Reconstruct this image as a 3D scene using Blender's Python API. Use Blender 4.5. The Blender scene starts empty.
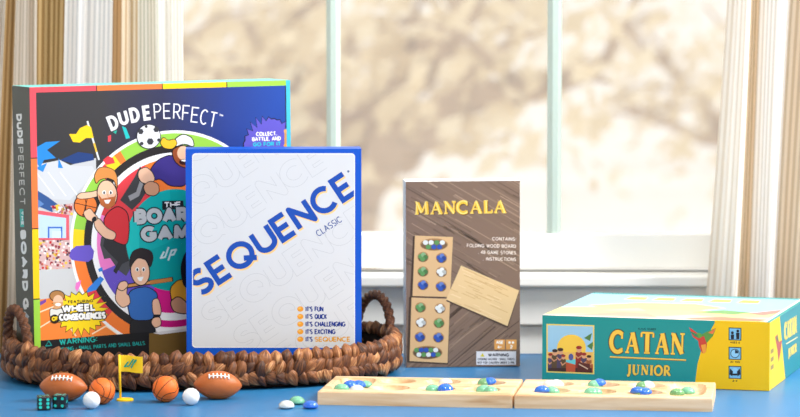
import bpy, math, random
from math import sin, cos, pi, radians, atan2, sqrt
from mathutils import Vector, Matrix
random.seed(7)
S = bpy.context.scene
COL = S.collection

# ------------------------------------------------------------------ camera
F = 3100.0
TH = math.atan(238.5/3100)
CAM = Vector((0, -3.3, 0.4502))
FWD = Vector((0, cos(TH), -sin(TH)))
UPV = Vector((0, sin(TH), cos(TH)))
def ray(x, y):
    return FWD + Vector(((x-400)/F, 0, 0)) - UPV*((y-208.5)/F)
def onz(x, y, z=0.0):
    r = ray(x, y); return CAM + r*((z-CAM.z)/r.z)
def ony(x, y, Y):
    r = ray(x, y); return CAM + r*((Y-CAM.y)/r.y)
cd = bpy.data.cameras.new('camera'); cam = bpy.data.objects.new('camera', cd); COL.objects.link(cam)
cam.location = CAM; cam.rotation_euler = (pi/2-TH, 0, 0)
cd.sensor_width = 36; cd.sensor_fit = 'HORIZONTAL'; cd.lens = 36*F/800
cd.clip_start = 0.05; cd.clip_end = 2000
cd.dof.use_dof = True; cd.dof.focus_distance = 3.33; cd.dof.aperture_fstop = 7.5
S.camera = cam

# ------------------------------------------------------------------ materials
def lin(c):
    def f(v):
        v /= 255.0
        return v/12.92 if v <= .04045 else ((v+.055)/1.055)**2.4
    return (f(c[0]), f(c[1]), f(c[2]), 1.0)
def newmat(name):
    m = bpy.data.materials.new(name); m.use_nodes = True
    nt = m.node_tree; b = nt.nodes['Principled BSDF']
    return m, nt, b
def N(nt, t, **kw):
    n = nt.nodes.new(t)
    for k, v in kw.items(): setattr(n, k, v)
    return n
def mat(name, c, rough=.5, spec=.5, noise=0.0, nscale=60, bump=0.0, bscale=200, **kw):
    m, nt, b = newmat(name)
    b.inputs['Base Color'].default_value = lin(c)
    b.inputs['Roughness'].default_value = rough
    b.inputs['Specular IOR Level'].default_value = spec
    for k, v in kw.items(): b.inputs[k].default_value = v
    if noise or bump:
        tc = N(nt, 'ShaderNodeTexCoord')
    if noise:
        nz = N(nt, 'ShaderNodeTexNoise'); nz.inputs['Scale'].default_value = nscale; nz.inputs['Detail'].default_value = 5
        nt.links.new(tc.outputs['Object'], nz.inputs['Vector'])
        r = N(nt, 'ShaderNodeMapRange'); r.inputs['To Min'].default_value = 1-noise; r.inputs['To Max'].default_value = 1+noise
        r.inputs['From Min'].default_value = .3; r.inputs['From Max'].default_value = .7
        nt.links.new(nz.outputs['Fac'], r.inputs['Value'])
        mx = N(nt, 'ShaderNodeMix', data_type='RGBA', blend_type='MULTIPLY'); mx.inputs[0].default_value = 1
        mx.inputs[6].default_value = lin(c); nt.links.new(r.outputs[0], mx.inputs[7])
        nt.links.new(mx.outputs[2], b.inputs['Base Color'])
    if bump:
        n2 = N(nt, 'ShaderNodeTexNoise'); n2.inputs['Scale'].default_value = bscale; n2.inputs['Detail'].default_value = 3
        nt.links.new(tc.outputs['Object'], n2.inputs['Vector'])
        bp = N(nt, 'ShaderNodeBump'); bp.inputs['Strength'].default_value = bump; bp.inputs['Distance'].default_value = .001
        nt.links.new(n2.outputs['Fac'], bp.inputs['Height']); nt.links.new(bp.outputs['Normal'], b.inputs['Normal'])
    return m
# printed card: colours come from the print itself
M_print, nt, b = newmat('printed_card')
ca = N(nt, 'ShaderNodeVertexColor', layer_name='Col'); nt.links.new(ca.outputs['Color'], b.inputs['Base Color'])
b.inputs['Roughness'].default_value = .42; b.inputs['Specular IOR Level'].default_value = .3
M_card_white = mat('white_card', (236, 236, 238), .5, .3)

# ------------------------------------------------------------------ mesh builder
class MB:
    def __init__(s): s.v = []; s.f = []; s.c = []; s.m = []; s.uv = {}
    def add(s, verts, faces, col=(200, 200, 200), m=0):
        o = len(s.v); s.v += [Vector(p) for p in verts]
        for f in faces:
            s.f.append([o+i for i in f]); s.c.append(col); s.m.append(m)
        return o
    def box(s, x0, x1, y0, y1, z0, z1, M=None, m=0):
        p = [Vector((x, y, z)) for z in (z0, z1) for y in (y0, y1) for x in (x0, x1)]
        if M: p = [M @ q for q in p]
        s.add(p, [(0, 2, 3, 1), (4, 5, 7, 6), (0, 1, 5, 4), (2, 6, 7, 3), (0, 4, 6, 2), (1, 3, 7, 5)], m=m)
    def tube(s, pts, rad, n=10, cap=True, m=0, fn=None):
        pts = [Vector(p) for p in pts]; L = len(pts)
        if not hasattr(rad, '__len__'): rad = [rad]*L
        t0 = (pts[1]-pts[0]).normalized()
        nrm = t0.orthogonal().normalized(); rings = []; vs = []
        for i in range(L):
            t = (pts[min(i+1, L-1)]-pts[max(i-1, 0)]).normalized()
            nrm = (nrm - t*nrm.dot(t)).normalized(); bn = t.cross(nrm)
            for k in range(n):
                a = 2*pi*k/n; r = rad[i]*(fn(i, a) if fn else 1)
                vs.append(pts[i]+(nrm*cos(a)+bn*sin(a))*r)
        fs = [(i*n+k, i*n+(k+1) % n, (i+1)*n+(k+1) % n, (i+1)*n+k) for i in range(L-1) for k in range(n)]
        if cap: fs += [tuple(range(n-1, -1, -1)), tuple((L-1)*n+k for k in range(n))]
        s.add(vs, fs, m=m)
    def sphere(s, c, r, nu=24, nv=14, M=None, fn=None, m=0):
        c = Vector(c); vs = []; fs = []
        for j in range(nv+1):
            th = pi*j/nv
            for i in range(nu):
                a = 2*pi*i/nu
                p = Vector((sin(th)*cos(a), sin(th)*sin(a), cos(th)))
                p = fn(p) if fn else p*r
                if M: p = M @ p
                vs.append(c+p)
        for j in range(nv):
            for i in range(nu):
                fs.append((j*nu+i, (j+1)*nu+i, (j+1)*nu+(i+1) % nu, j*nu+(i+1) % nu))
        s.add(vs, fs, m=m)
    def build(s, name, mats, parent=None, smooth=False, root=None, bevel=0):
        me = bpy.data.meshes.new(name)
        inv = parent.matrix_basis.inverted() if parent else Matrix()
        if parent and parent.parent: inv = inv @ parent.parent.matrix_basis.inverted()
        loc = Vector()
        if not parent and root is not None: loc = Vector(root)
        me.from_pydata([tuple((inv @ p)-loc) for p in s.v], [], s.f)
        if not isinstance(mats, (list, tuple)): mats = [mats]
        for m in mats: me.materials.append(m)
        at = me.color_attributes.new('Col', 'FLOAT_COLOR', 'CORNER')
        k = 0
        for i, p in enumerate(me.polygons):
            p.material_index = s.m[i]; p.use_smooth = smooth
            c = s.c[i]
            for j in range(len(s.f[i])):
                cc = c[j] if hasattr(c[0], '__len__') else c
                at.data[k].color = lin(cc); k += 1
        if s.uv:
            ul = me.uv_layers.new(name='UVMap')
            for lp in me.loops:
                ul.data[lp.index].uv = s.uv.get(lp.vertex_index, (0, 0))
        me.validate(); me.update()
        o = bpy.data.objects.new(name, me); COL.objects.link(o)
        if parent: o.parent = parent
        else: o.location = loc
        if bevel:
            md = o.modifiers.new('bevel', 'BEVEL'); md.width = bevel; md.segments = 3; md.limit_method = 'ANGLE'
        return o

def tag(o, label, cat, group=None):
    o['label'] = label; o['category'] = cat
    if group: o['group'] = group
    return o
def thing(name, loc, label, cat, group=None, rz=0.0):
    o = bpy.data.objects.new(name, None); COL.objects.link(o); o.empty_display_size = .02
    o.location = loc; o.rotation_euler = (0, 0, rz)
    o.matrix_basis = Matrix.Translation(loc) @ Matrix.Rotation(rz, 4, 'Z')
    return tag(o, label, cat, group)
def struct(o): o['kind'] = 'structure'; return o

# ------------------------------------------------------------------ stroke lettering
def arc(cx, cy, rx, ry, a0, a1, n=10):
    return [(cx+rx*cos(radians(a0+(a1-a0)*i/n)), cy+ry*sin(radians(a0+(a1-a0)*i/n))) for i in range(n+1)]
G = {
 'A': (.74, [[(0, 0), (.37, 1), (.74, 0)], [(.13, .33), (.61, .33)]]),
 'B': (.58, [[(0, 0), (0, 1)], [(0, 1), (.3, 1)]+arc(.3, .76, .25, .24, 90, -90)+[(0, .52)], [(0, .52), (.32, .52)]+arc(.32, .26, .26, .26, 90, -90)+[(0, 0)]]),
 'C': (.72, [arc(.4, .5, .4, .5, 48, 312, 18)]),
 'D': (.62, [[(0, 0), (0, 1), (.22, 1)]+arc(.22, .5, .4, .5, 90, -90, 14)+[(0, 0)]]),
 'E': (.5, [[(.5, 1), (0, 1), (0, 0), (.5, 0)], [(0, .5), (.45, .5)]]),
 'F': (.48, [[(.48, 1), (0, 1), (0, 0)], [(0, .5), (.42, .5)]]),
 'G': (.74, [arc(.4, .5, .4, .5, 48, 330, 18)+[(.74, .45), (.42, .45)]]),
 'H': (.6, [[(0, 0), (0, 1)], [(.6, 0), (.6, 1)], [(0, .5), (.6, .5)]]),
 'I': (.02, [[(.01, 0), (.01, 1)]]),
 'J': (.4, [[(.4, 1), (.4, .25)]+arc(.2, .25, .2, .25, 0, -180, 8)]),
 'K': (.58, [[(0, 0), (0, 1)], [(.56, 1), (0, .42)], [(.18, .58), (.58, 0)]]),
 'L': (.46, [[(0, 1), (0, 0), (.46, 0)]]),
 'M': (.78, [[(0, 0), (.06, 1), (.39, .2), (.72, 1), (.78, 0)]]),
 'N': (.62, [[(0, 0), (0, 1), (.62, 0), (.62, 1)]]),
 'O': (.84, [arc(.42, .5, .42, .5, 0, 360, 24)]),
 'P': (.54, [[(0, 0), (0, 1), (.27, 1)]+arc(.27, .73, .27, .27, 90, -90)+[(0, .46)]]),
 'Q': (.88, [arc(.42, .5, .42, .5, 0, 360, 24), [(.46, .3), (.86, 0)]]),
 'R': (.58, [[(0, 0), (0, 1), (.28, 1)]+arc(.28, .73, .27, .27, 90, -90)+[(0, .46)], [(.26, .46), (.58, 0)]]),
 'S': (.54, [arc(.27, .74, .26, .26, 40, 270, 12)+arc(.27, .24, .27, .24, 90, -140, 12)[1:]]),
 'T': (.6, [[(0, 1), (.6, 1)], [(.3, 1), (.3, 0)]]),
 'U': (.62, [[(0, 1), (0, .31)]+arc(.31, .31, .31, .31, 180, 360, 12)+[(.62, 1)]]),
 'V': (.68, [[(0, 1), (.34, 0), (.68, 1)]]),
 'W': (.95, [[(0, 1), (.24, 0), (.475, .9), (.71, 0), (.95, 1)]]),
 'X': (.62, [[(0, 0), (.62, 1)], [(0, 1), (.62, 0)]]),
 'Y': (.64, [[(0, 1), (.32, .48), (.64, 1)], [(.32, .48), (.32, 0)]]),
 'Z': (.58, [[(0, 1), (.58, 1), (0, 0), (.58, 0)]]),
 ':': (.04, [[(.02, .12), (.02, .26)], [(.02, .66), (.02, .8)]]),
 '.': (.04, [[(.02, 0), (.02, .08)]]),
 "'": (.04, [[(.02, .75), (.02, 1)]]),
 '-': (.3, [[(0, .45), (.3, .45)]]),
 '!': (.04, [[(.02, .35), (.02, 1)], [(.02, 0), (.02, .1)]]),
 '2': (.5, [arc(.25, .75, .25, .25, 170, -30, 10)+[(0, 0), (.5, 0)]]),
 '4': (.56, [[(.4, 0), (.4, 1), (0, .3), (.56, .3)]]),
 '6': (.54, [arc(.27, .28, .27, .28, 0, 360, 16), arc(.5, .3, .5, .7, 180, 105, 8)]),
 ',': (.06, [[(.03, .06), (0, -.12)]]),
 '8': (.52, [arc(.26, .75, .23, .25, 0, 360, 12), arc(.26, .25, .26, .25, 0, 360, 12)]),
 '3': (.5, [arc(.25, .75, .24, .25, 150, -90, 10)+arc(.25, .25, .25, .25, 90, -150, 10)]),
 '0': (.52, [arc(.26, .5, .26, .5, 0, 360, 16)]),
 '+': (.5, [[(0, .45), (.5, .45)], [(.25, .2), (.25, .7)]]),
 ' ': (.3, []),
}
# seriffed letters: strokes carry their own width factor
T_, t_ = 1.0, .45
SG = {
 'C': (.78, [(arc(.42, .5, .42, .5, 50, 310, 20), T_), ([(.69, .66), (.69, .98)], t_), ([(.69, .02), (.69, .2)], t_)]),
 'A': (.86, [([(.1, 0), (.42, 1)], t_), ([(.42, 1), (.74, 0)], T_), ([(.2, .33), (.62, .33)], t_), ([(0, 0), (.24, 0)], t_), ([(.58, 0), (.88, 0)], t_)]),
 'T': (.76, [([(.38, 0), (.38, 1)], T_), ([(0, 1), (.76, 1)], t_), ([(0, 1), (0, .78)], t_), ([(.76, 1), (.76, .78)], t_), ([(.2, 0), (.56, 0)], t_)]),
 'N': (.84, [([(.12, 0), (.12, 1)], t_), ([(.12, 1), (.72, 0)], T_), ([(.72, 0), (.72, 1)], t_), ([(0, 0), (.26, 0)], t_), ([(0, 1), (.16, 1)], t_), ([(.58, 1), (.86, 1)], t_)]),
 'J': (.4, [([(.26, 1), (.26, .15), (.18, -.12), (0, -.2)], T_), ([(.08, 1), (.42, 1)], t_)]),
 'U': (.82, [([(.14, 1), (.14, .32)]+arc(.41, .32, .27, .32, 180, 270, 8), T_), (arc(.41, .32, .27, .32, 270, 360, 8)+[(.68, 1)], t_), ([(0, 1), (.3, 1)], t_), ([(.54, 1), (.82, 1)], t_)]),
 'I': (.34, [([(.17, 0), (.17, 1)], T_), ([(0, 0), (.34, 0)], t_), ([(0, 1), (.34, 1)], t_)]),
 'O': (.86, [(arc(.43, .5, .42, .5, 0, 360, 24), .9)]),
 'R': (.74, [([(.14, 0), (.14, 1)], T_), ([(.14, 1), (.36, 1)]+arc(.36, .74, .25, .26, 90, -90)+[(.14, .48)], .8), ([(.34, .48), (.72, 0)], T_), ([(0, 0), (.28, 0)], t_), ([(0, 1), (.2, 1)], t_), ([(.62, 0), (.8, 0)], t_)]),
 'M': (.98, [([(.12, 0), (.16, 1)], .7), ([(.16, 1), (.49, .1)], T_), ([(.49, .1), (.82, 1)], t_), ([(.82, 1), (.86, 0)], T_), ([(0, 0), (.26, 0)], t_), ([(.7, 0), (1, 0)], t_), ([(.04, 1), (.2, 1)], t_), ([(.8, 1), (.94, 1)], t_)]),
 'L': (.6, [([(.14, 0), (.14, 1)], T_), ([(0, 1), (.28, 1)], t_), ([(0, 0), (.58, 0), (.6, .24)], t_)]),
 ' ': (.3, []),
}
def strip(pts, w):
    """polyline -> list of convex pieces of width w: mitred quads, or plain bars with round joints at tight bends"""
    n = len(pts); closed = n > 3 and abs(pts[0][0]-pts[-1][0])+abs(pts[0][1]-pts[-1][1]) < 1e-6
    def nm(a, b):
        dx, dy = b[0]-a[0], b[1]-a[1]; d = sqrt(dx*dx+dy*dy) or 1e-9; return (-dy/d, dx/d)
    L = []; sharp = set()
    for i in range(n):
        if closed and i in (0, n-1): n1 = nm(pts[-2], pts[-1]); n2 = nm(pts[0], pts[1])
        else:
            n1 = nm(pts[i-1], pts[i]) if i > 0 else nm(pts[0], pts[1])
            n2 = nm(pts[i], pts[i+1]) if i < n-1 else n1
        mx, my = n1[0]+n2[0], n1[1]+n2[1]; d = mx*mx+my*my
        if d < 1.3: sharp.add(i); L.append(None)
        else: L.append((mx/d*w, my/d*w))
    q = []; dots = set()
    for i in range(n-1):
        a, b = pts[i], pts[i+1]; nn = nm(a, b); pn = (nn[0]*w/2, nn[1]*w/2); dx, dy = b[0]-a[0], b[1]-a[1]
        u = L[i] or pn; v = L[i+1] or pn
        if i in sharp: dots.add(i)
        if i+1 in sharp: dots.add(i+1)
        ok = all((dx+sg*(v[0]-u[0]))*dx+(dy+sg*(v[1]-u[1]))*dy > 0 for sg in (-1, 1))
        if not ok: u = v = pn; dots.add(i); dots.add(i+1)
        q.append([(a[0]+u[0], a[1]+u[1]), (a[0]-u[0], a[1]-u[1]), (b[0]-v[0], b[1]-v[1]), (b[0]+v[0], b[1]+v[1])])
    for i in dots:
        if 0 < i < n-1 or closed: q.append([(pts[i][0]+w/2*cos(k*pi/5), pts[i][1]+w/2*sin(k*pi/5)) for k in range(10)])
    return q
def clip_poly(poly, cp):
    """clip convex polygon by convex polygon cp"""
    ar = sum(cp[i][0]*cp[(i+1) % len(cp)][1]-cp[(i+1) % len(cp)][0]*cp[i][1] for i in range(len(cp)))
    sg = 1 if ar > 0 else -1; out = poly
    for i in range(len(cp)):
        a, b = cp[i], cp[(i+1) % len(cp)]; inp = out; out = []
        def d(p): return sg*((b[0]-a[0])*(p[1]-a[1])-(b[1]-a[1])*(p[0]-a[0]))
        for j in range(len(inp)):
            p, q = inp[j], inp[(j+1) % len(inp)]; dp, dq = d(p), d(q)
            if dp >= 0: out.append(p)
            if dp*dq < 0:
                t = dp/(dp-dq); out.append((p[0]+(q[0]-p[0])*t, p[1]+(q[1]-p[1])*t))
        if not out: return []
    return out

class Print:
    """flat printed artwork lying on one face of a box; o, n = a point and the outward normal of the face.
    Every ink patch lies a few micrometres above whatever it overprints."""
    def __init__(s, o, n, step=2.4e-5, start=4e-5):
        s.o = Vector(o); s.n = Vector(n).normalized(); s.parts = {}; s.cur = 'cover_art'; s.g = 0; s.step = step; s.start = start; s.clip = None; s.boxes = []; s.sub = 0
    def layer(s, part=None):
        s.g += 1
        if part: s.cur = part
    def P(s, x, y, k=0.0):
        r = ray(x, y); t = (s.o-CAM).dot(s.n)/r.dot(s.n)
        return CAM+r*t+s.n*(s.start+s.step*k)
    def raw(s, pts, col):
        if s.clip:
            pts = clip_poly(pts, s.clip)
        if len(pts) < 3: return
        mb = s.parts.setdefault(s.cur, MB())
        xs = [q[0] for q in pts]; ys = [q[1] for q in pts]; bb = (min(xs), min(ys), max(xs), max(ys)); k = 0
        for c0, c1, c2, c3, kk, g in s.boxes:
            if g != s.g and kk >= k and c0 < bb[2] and c2 > bb[0] and c1 < bb[3] and c3 > bb[1]: k = kk+1
        s.boxes.append(bb+(k, s.g))
        V = [s.P(q[0], q[1], k+s.sub) for q in pts]
        a = Vector()
        for i in range(len(V)): a += (V[i]-V[0]).cross(V[(i+1) % len(V)]-V[0])
        if a.dot(s.n) < 0:
            V = V[::-1]
            if hasattr(col[0], '__len__'): col = col[::-1]
        mb.add(V, [tuple(range(len(V)))], col)
    def poly(s, pts, col, lay=True):
        if lay: s.layer()
        s.raw(pts, col)
    def stroke(s, pts, w, col, lay=True):
        if lay: s.layer()
        for i, q in enumerate(strip(pts, w)): s.sub = .14*(i % 3)+(.45 if len(q) > 4 else 0); s.raw(q, col)
        s.sub = 0
    def ell(s, cx, cy, rx, ry=None, col=(0, 0, 0), rot=0, lay=True, n=24):
        ry = ry or rx; a = radians(rot)
        s.poly([(cx+rx*cos(t)*cos(a)-ry*sin(t)*sin(a), cy+rx*cos(t)*sin(a)+ry*sin(t)*cos(a)) for t in [2*pi*i/n for i in range(n)]], col, lay)
    def ol_poly(s, pts, col, w=1.0, oc=(25, 22, 25)):
        for _ in range(2):                       # round the corners
            pts = [(a[0]*(1-t)+b[0]*t, a[1]*(1-t)+b[1]*t) for a, b in zip(pts, pts[1:]+pts[:1]) for t in (.2, .8)]
        s.stroke(pts+[pts[0], pts[1]], w*2, oc); s.poly(pts, col)
    def text(s, t, x, y, h, col, width=None, ang=0, w=1.5, sp=.2, serif=False, lay=True, skew=0.0, fn=None):
        if lay: s.layer()
        GG = SG if serif else G
        tot = sum(GG[c][0] for c in t)+sp*(len(t)-1)
        hh = h-w; sx = hh
        if width: sx = (width-w)/tot
        a = radians(ang); ca, sa = cos(a), sin(a); pen = 0
        for c in t:
            gw, strokes = GG[c]
            for si, st in enumerate(strokes):
                wf = 1
                if serif: st, wf = st
                pts = []
                for gx, gy in st:
                    lx = (pen+gx)*sx+w/2+skew*gy*hh; ly = gy*hh+w/2
                    pts.append((x+lx*ca-ly*sa, y-lx*sa-ly*ca))
                for qi, q in enumerate(strip(pts, w*wf)): s.sub = .11*(qi % 3)+(.36 if len(q) > 4 else 0)+.48*(si % 2); s.raw(q, col)
                s.sub = 0
            pen += gw+sp
    def build(s, parent, labels={}):
        for nm, mb in s.parts.items():
            nm = nm.split('|')[0]; o = mb.build(nm, M_print, parent)
            if nm in labels: o['label'] = labels[nm]

def box_pose(o, yaw, W, Dp, Hh):
    """world corners helper; o = front-left-bottom corner"""
    M = Matrix.Translation(o) @ Matrix.Rotation(yaw, 4, 'Z')
    return M
def proj(P):
    d = Vector(P)-CAM; z = d.dot(FWD); return (400+F*d.x/z, 208.5-F*d.dot(UPV)/z)
def onplane(x, y, o, n):
    r = ray(x, y); return CAM+r*((Vector(o)-CAM).dot(n)/r.dot(n))
def carton(mb, M, W, D, H, cols):
    p = [M @ Vector((x, y, z)) for z in (0, H) for y in (0, D) for x in (0, W)]
    for f, c in zip([(0, 2, 3, 1), (4, 5, 7, 6), (0, 1, 5, 4), (2, 6, 7, 3), (0, 4, 6, 2), (1, 3, 7, 5)], cols):
        mb.add([p[i] for i in f], [(0, 1, 2, 3)], c)

# ================================================================== setting
M_wall = mat('white_wall_paint', (240, 241, 239), .6, .3, noise=.02, nscale=8)
M_frame = mat('white_window_paint', (243, 243, 240), .45, .4)
M_munt = mat('mint_grey_paint', (196, 214, 206), .4, .4)
M_floor = mat('oak_floor_boards', (150, 118, 86), .5, .4, noise=.15, nscale=12)
WX0, WX1, WZ0, WZ1, WY = -.645, .755, .0824, 1.30, .47
mb = MB()
mb.box(-2.2, WX0, WY, WY+.14, -.75, 1.9); mb.box(WX1, 2.2, WY, WY+.14, -.75, 1.9)
mb.box(WX0, WX1, WY, WY+.14, -.75, WZ0-.012); mb.box(WX0, WX1, WY, WY+.14, WZ1, 1.9)
struct(mb.build('wall_back', M_wall))
mb = MB(); mb.box(-2.2, 2.2, -4.2, WY+.14, -.80, -.75); struct(mb.build('floor', M_floor))
mb = MB(); mb.box(-2.34, -2.2, -4.2, WY+.14, -.80, 1.9); struct(mb.build('wall_left', M_wall))
mb = MB(); mb.box(-2.34, 2.2, -4.2, WY+.14, 1.9, 2.0); struct(mb.build('ceiling', M_wall))
mb = MB(); mb.box(-2.2, 2.2, WY-.012, WY, -.75, -.63); struct(mb.build('baseboard_back', M_frame))
win = bpy.data.objects.new('window_1', None); COL.objects.link(win); win.location = (.055, WY, WZ0)
win.matrix_basis = Matrix.Translation(win.location); struct(win)
mb = MB()
fy0, fy1 = WY+.015, WY+.055
mb.box(WX0, WX1, fy0, fy1, WZ0+.003, .1277)                 # bottom rail
mb.box(WX0, WX1, fy0, fy1, WZ1-.05, WZ1)
mb.box(WX0, WX0+.05, fy0, fy1, .1277, WZ1-.05); mb.box(WX1-.05, WX1, fy0, fy1, .1277, WZ1-.05)
mb.build('window_frame', M_frame, win, bevel=.002)
for xc in (-.353, -.0817, .1897, .461):
    mb = MB(); w1 = .0085
    # moulded bar: flat nose, sloping shoulders
    prof = [(-w1, .022), (-w1, .012), (-.003, 0), (.0035, 0), (w1, .010), (w1, .022)]
    vs = []; z0, z1 = .1277, WZ1-.05
    for z in (z0, z1): vs += [(xc+a, fy0+.006+bb, z) for a, bb in prof]
    n = len(prof); mb.add(vs, [(i, (i+1) % n, n+(i+1) % n, n+i) for i in range(n)])
    mb.build('muntin', M_munt, win)
mb = MB(); mb.box(WX0, WX1, fy0+.008, fy0+.024, .50, .517); mb.build('muntin', M_munt, win)
mb = MB(); mb.box(WX0-.05, WX1+.05, WY-.028, WY+.06, .0665, WZ0-.002); mb.build('window_sill', M_frame, win, bevel=.003)
mb = MB(); mb.box(WX0-.03, WX1+.03, WY-.010, WY+.001, .018, .0665); mb.build('window_apron', M_frame, win, bevel=.002)
# glass with a milky veil mixed in to wash out the daylight view
m, nt, b = newmat('veiled_window_glass'); nt.nodes.remove(b)
out = nt.nodes['Material Output']
tr = N(nt, 'ShaderNodeBsdfTransparent'); tl = N(nt, 'ShaderNodeBsdfTranslucent'); tl.inputs[0].default_value = (1, .98, .95, 1)
gl = N(nt, 'ShaderNodeBsdfGlossy'); gl.inputs['Roughness'].default_value = .03
mx = N(nt, 'ShaderNodeMixShader'); mx.inputs[0].default_value = .30
mx2 = N(nt, 'ShaderNodeMixShader'); mx2.inputs[0].default_value = .03
nt.links.new(tr.outputs[0], mx.inputs[1]); nt.links.new(tl.outputs[0], mx.inputs[2])
nt.links.new(mx.outputs[0], mx2.inputs[1]); nt.links.new(gl.outputs[0], mx2.inputs[2]); nt.links.new(mx2.outputs[0], out.inputs['Surface'])
mb = MB(); yy = fy0+.026
mb.add([(WX0+.04, yy, .12), (WX1-.04, yy, .12), (WX1-.04, yy, WZ1-.04), (WX0+.04, yy, WZ1-.04)], [(0, 1, 2, 3)])
mb.build('pane', m, win)

# ------------------------------------------------------------------ curtains
def curtain(name, x0, x1, bands, folds, amp, ph, flare, label, yc=.398):
    m, nt, b = newmat('striped_linen'); 
    ca = N(nt, 'ShaderNodeVertexColor', layer_name='Col')
    df = N(nt, 'ShaderNodeBsdfDiffuse'); tl = N(nt, 'ShaderNodeBsdfTranslucent'); mx = N(nt, 'ShaderNodeMixShader'); mx.inputs[0].default_value = .52
    nt.links.new(ca.outputs[0], df.inputs[0]); nt.links.new(ca.outputs[0], tl.inputs[0])
    nt.links.new(df.outputs[0], mx.inputs[1]); nt.links.new(tl.outputs[0], mx.inputs[2]); nt.nodes.remove(b)
    nt.links.new(mx.outputs[0], nt.nodes['Material Output'].inputs['Surface'])
    mb = MB(); nc = int((x1-x0)/.00085); nr = 26; z0, z1 = -.745, 1.45
    vs = []; fs = []; cs = []
    for j in range(nr+1):
        z = z0+(z1-z0)*j/nr
        for i in range(nc+1):
            u = i/nc; x = x0+(x1-x0)*u
            y = amp*(sin(2*pi*folds*u+ph)+.35*sin(4*pi*folds*u+1.3+ph)+.25*sin(2*pi*folds*.37*u))
            xx = x+flare(u)*(z-.32)+.006*sin(3*z+9*u)
            vs.append((xx, yc+y*(.85+.15*cos(2*z+5*u)), z))
    for j in range(nr):
        for i in range(nc):
            x = x0+(x1-x0)*(i+.5)/nc
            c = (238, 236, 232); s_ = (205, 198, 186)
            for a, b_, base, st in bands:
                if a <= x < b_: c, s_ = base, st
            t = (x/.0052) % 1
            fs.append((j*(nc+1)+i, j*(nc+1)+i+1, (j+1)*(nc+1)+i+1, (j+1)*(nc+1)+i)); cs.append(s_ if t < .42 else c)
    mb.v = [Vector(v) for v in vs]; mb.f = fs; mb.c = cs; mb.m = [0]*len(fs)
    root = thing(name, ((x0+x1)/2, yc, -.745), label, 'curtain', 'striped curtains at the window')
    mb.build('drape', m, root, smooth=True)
    r = MB(); r.tube([(x0-.01, yc, 1.44), (x1+.01, yc, 1.44)], .012); r.build('rod_pocket', mat('linen_hem', (232, 228, 220), .9, .1), root, smooth=True)
def X(px): return ony(px, 60, .398).x
fold_shade = ((196, 168, 128), (150, 122, 82)); dark = ((176, 146, 104), (140, 110, 72)); lt = ((234, 226, 216), (204, 194, 180)); gr = ((240, 238, 230), (208, 208, 196))
L = [(5, 15)+dark, (15, 43)+lt, (43, 66)+((192, 164, 118), (148, 120, 78)), (66, 108)+((250, 250, 250), (220, 222, 226)), (108, 117)+((206, 170, 128), (176, 140, 98)), (117, 132)+((240, 226, 204), (206, 180, 146)), (132, 160)+gr, (160, 200)+((248, 246, 242), (232, 228, 220))]  # tan bands put the shade of the folds into the cloth colour
curtain('striped_curtain', X(-60), X(186), [(X(a), X(b_), c, d) for a, b_, c, d in L], 6.5, .017, .6, lambda u: .012+max(0, .17-.42*u), 'left striped curtain with shaded folds tinted tan, hanging behind the tallest box')
Rb = [(715, 744)+((250, 247, 242), (232, 224, 214)), (744, 758)+((228, 206, 178), (200, 174, 142)), (758, 791)+((250, 247, 244), (224, 218, 212)), (791, 830)+((222, 204, 182), (196, 176, 152))]  # tan here is the warm shading of turned folds, put into the colour
curtain('striped_curtain', X(719), X(880), [(X(a), X(b_), c, d) for a, b_, c, d in Rb], 4, .017, 2.2, lambda u: .05-.02*u, 'right pale striped curtain with one fold shaded in tan, behind the flat teal box')

# ------------------------------------------------------------------ table
M_blue = mat('blue_table_paint', (40, 116, 170), .38, .45, noise=.05, nscale=7, bump=.08, bscale=60)
M_blue_d = mat('deep_blue_edge', (34, 94, 142), .45, .4)  # darker blue for the strip along the back edge
tb = thing('table', (0, -.2, -.75), 'blue painted wooden table carrying the basket and game boxes', 'table')
mb = MB(); mb.box(-.95, .95, -.80, .312, -.03, 0); mb.build('tabletop', M_blue, tb, bevel=.002)
mb = MB(); mb.box(-.95, .95, .3135, .340, -.03, -.0015); o = mb.build('edge_strip', M_blue_d, tb, bevel=.002); o['label'] = 'deeper blue strip along the back edge'
mb = MB()
mb.box(-.9, .9, -.75, -.73, -.12, -.03); mb.box(-.9, .9, .27, .29, -.12, -.03); mb.box(-.9, -.88, -.73, .27, -.12, -.03); mb.box(.88, .9, -.73, .27, -.12, -.03)
mb.build('apron', M_blue, tb)
for x in (-.86, .86):
    for y in (-.71, .25):
        mb = MB(); mb.box(x-.03, x+.03, y-.03, y+.03, -.75, -.03); mb.build('leg', M_blue, tb, bevel=.004)

# ------------------------------------------------------------------ basket
m, nt, b = newmat('water_hyacinth'); M_weave = m
gi = N(nt, 'ShaderNodeNewGeometry'); uv = N(nt, 'ShaderNodeUVMap', uv_map='UVMap')
mp = N(nt, 'ShaderNodeMapping'); mp.inputs['Scale'].default_value = (22, 1.6, 1); nt.links.new(uv.outputs[0], mp.inputs['Vector'])
nz = N(nt, 'ShaderNodeTexNoise'); nz.inputs['Scale'].default_value = 1.0; nz.inputs['Detail'].default_value = 4; nt.links.new(mp.outputs[0], nz.inputs['Vector'])
ad = N(nt, 'ShaderNodeMath', operation='MULTIPLY_ADD'); ad.inputs[1].default_value = .42; nt.links.new(gi.outputs['Random Per Island'], ad.inputs[0])
mu = N(nt, 'ShaderNodeMath', operation='MULTIPLY'); mu.inputs[1].default_value = .9; nt.links.new(nz.outputs['Fac'], mu.inputs[0]); nt.links.new(mu.outputs[0], ad.inputs[2])
cr = N(nt, 'ShaderNodeValToRGB'); nt.links.new(ad.outputs[0], cr.inputs[0])
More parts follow.
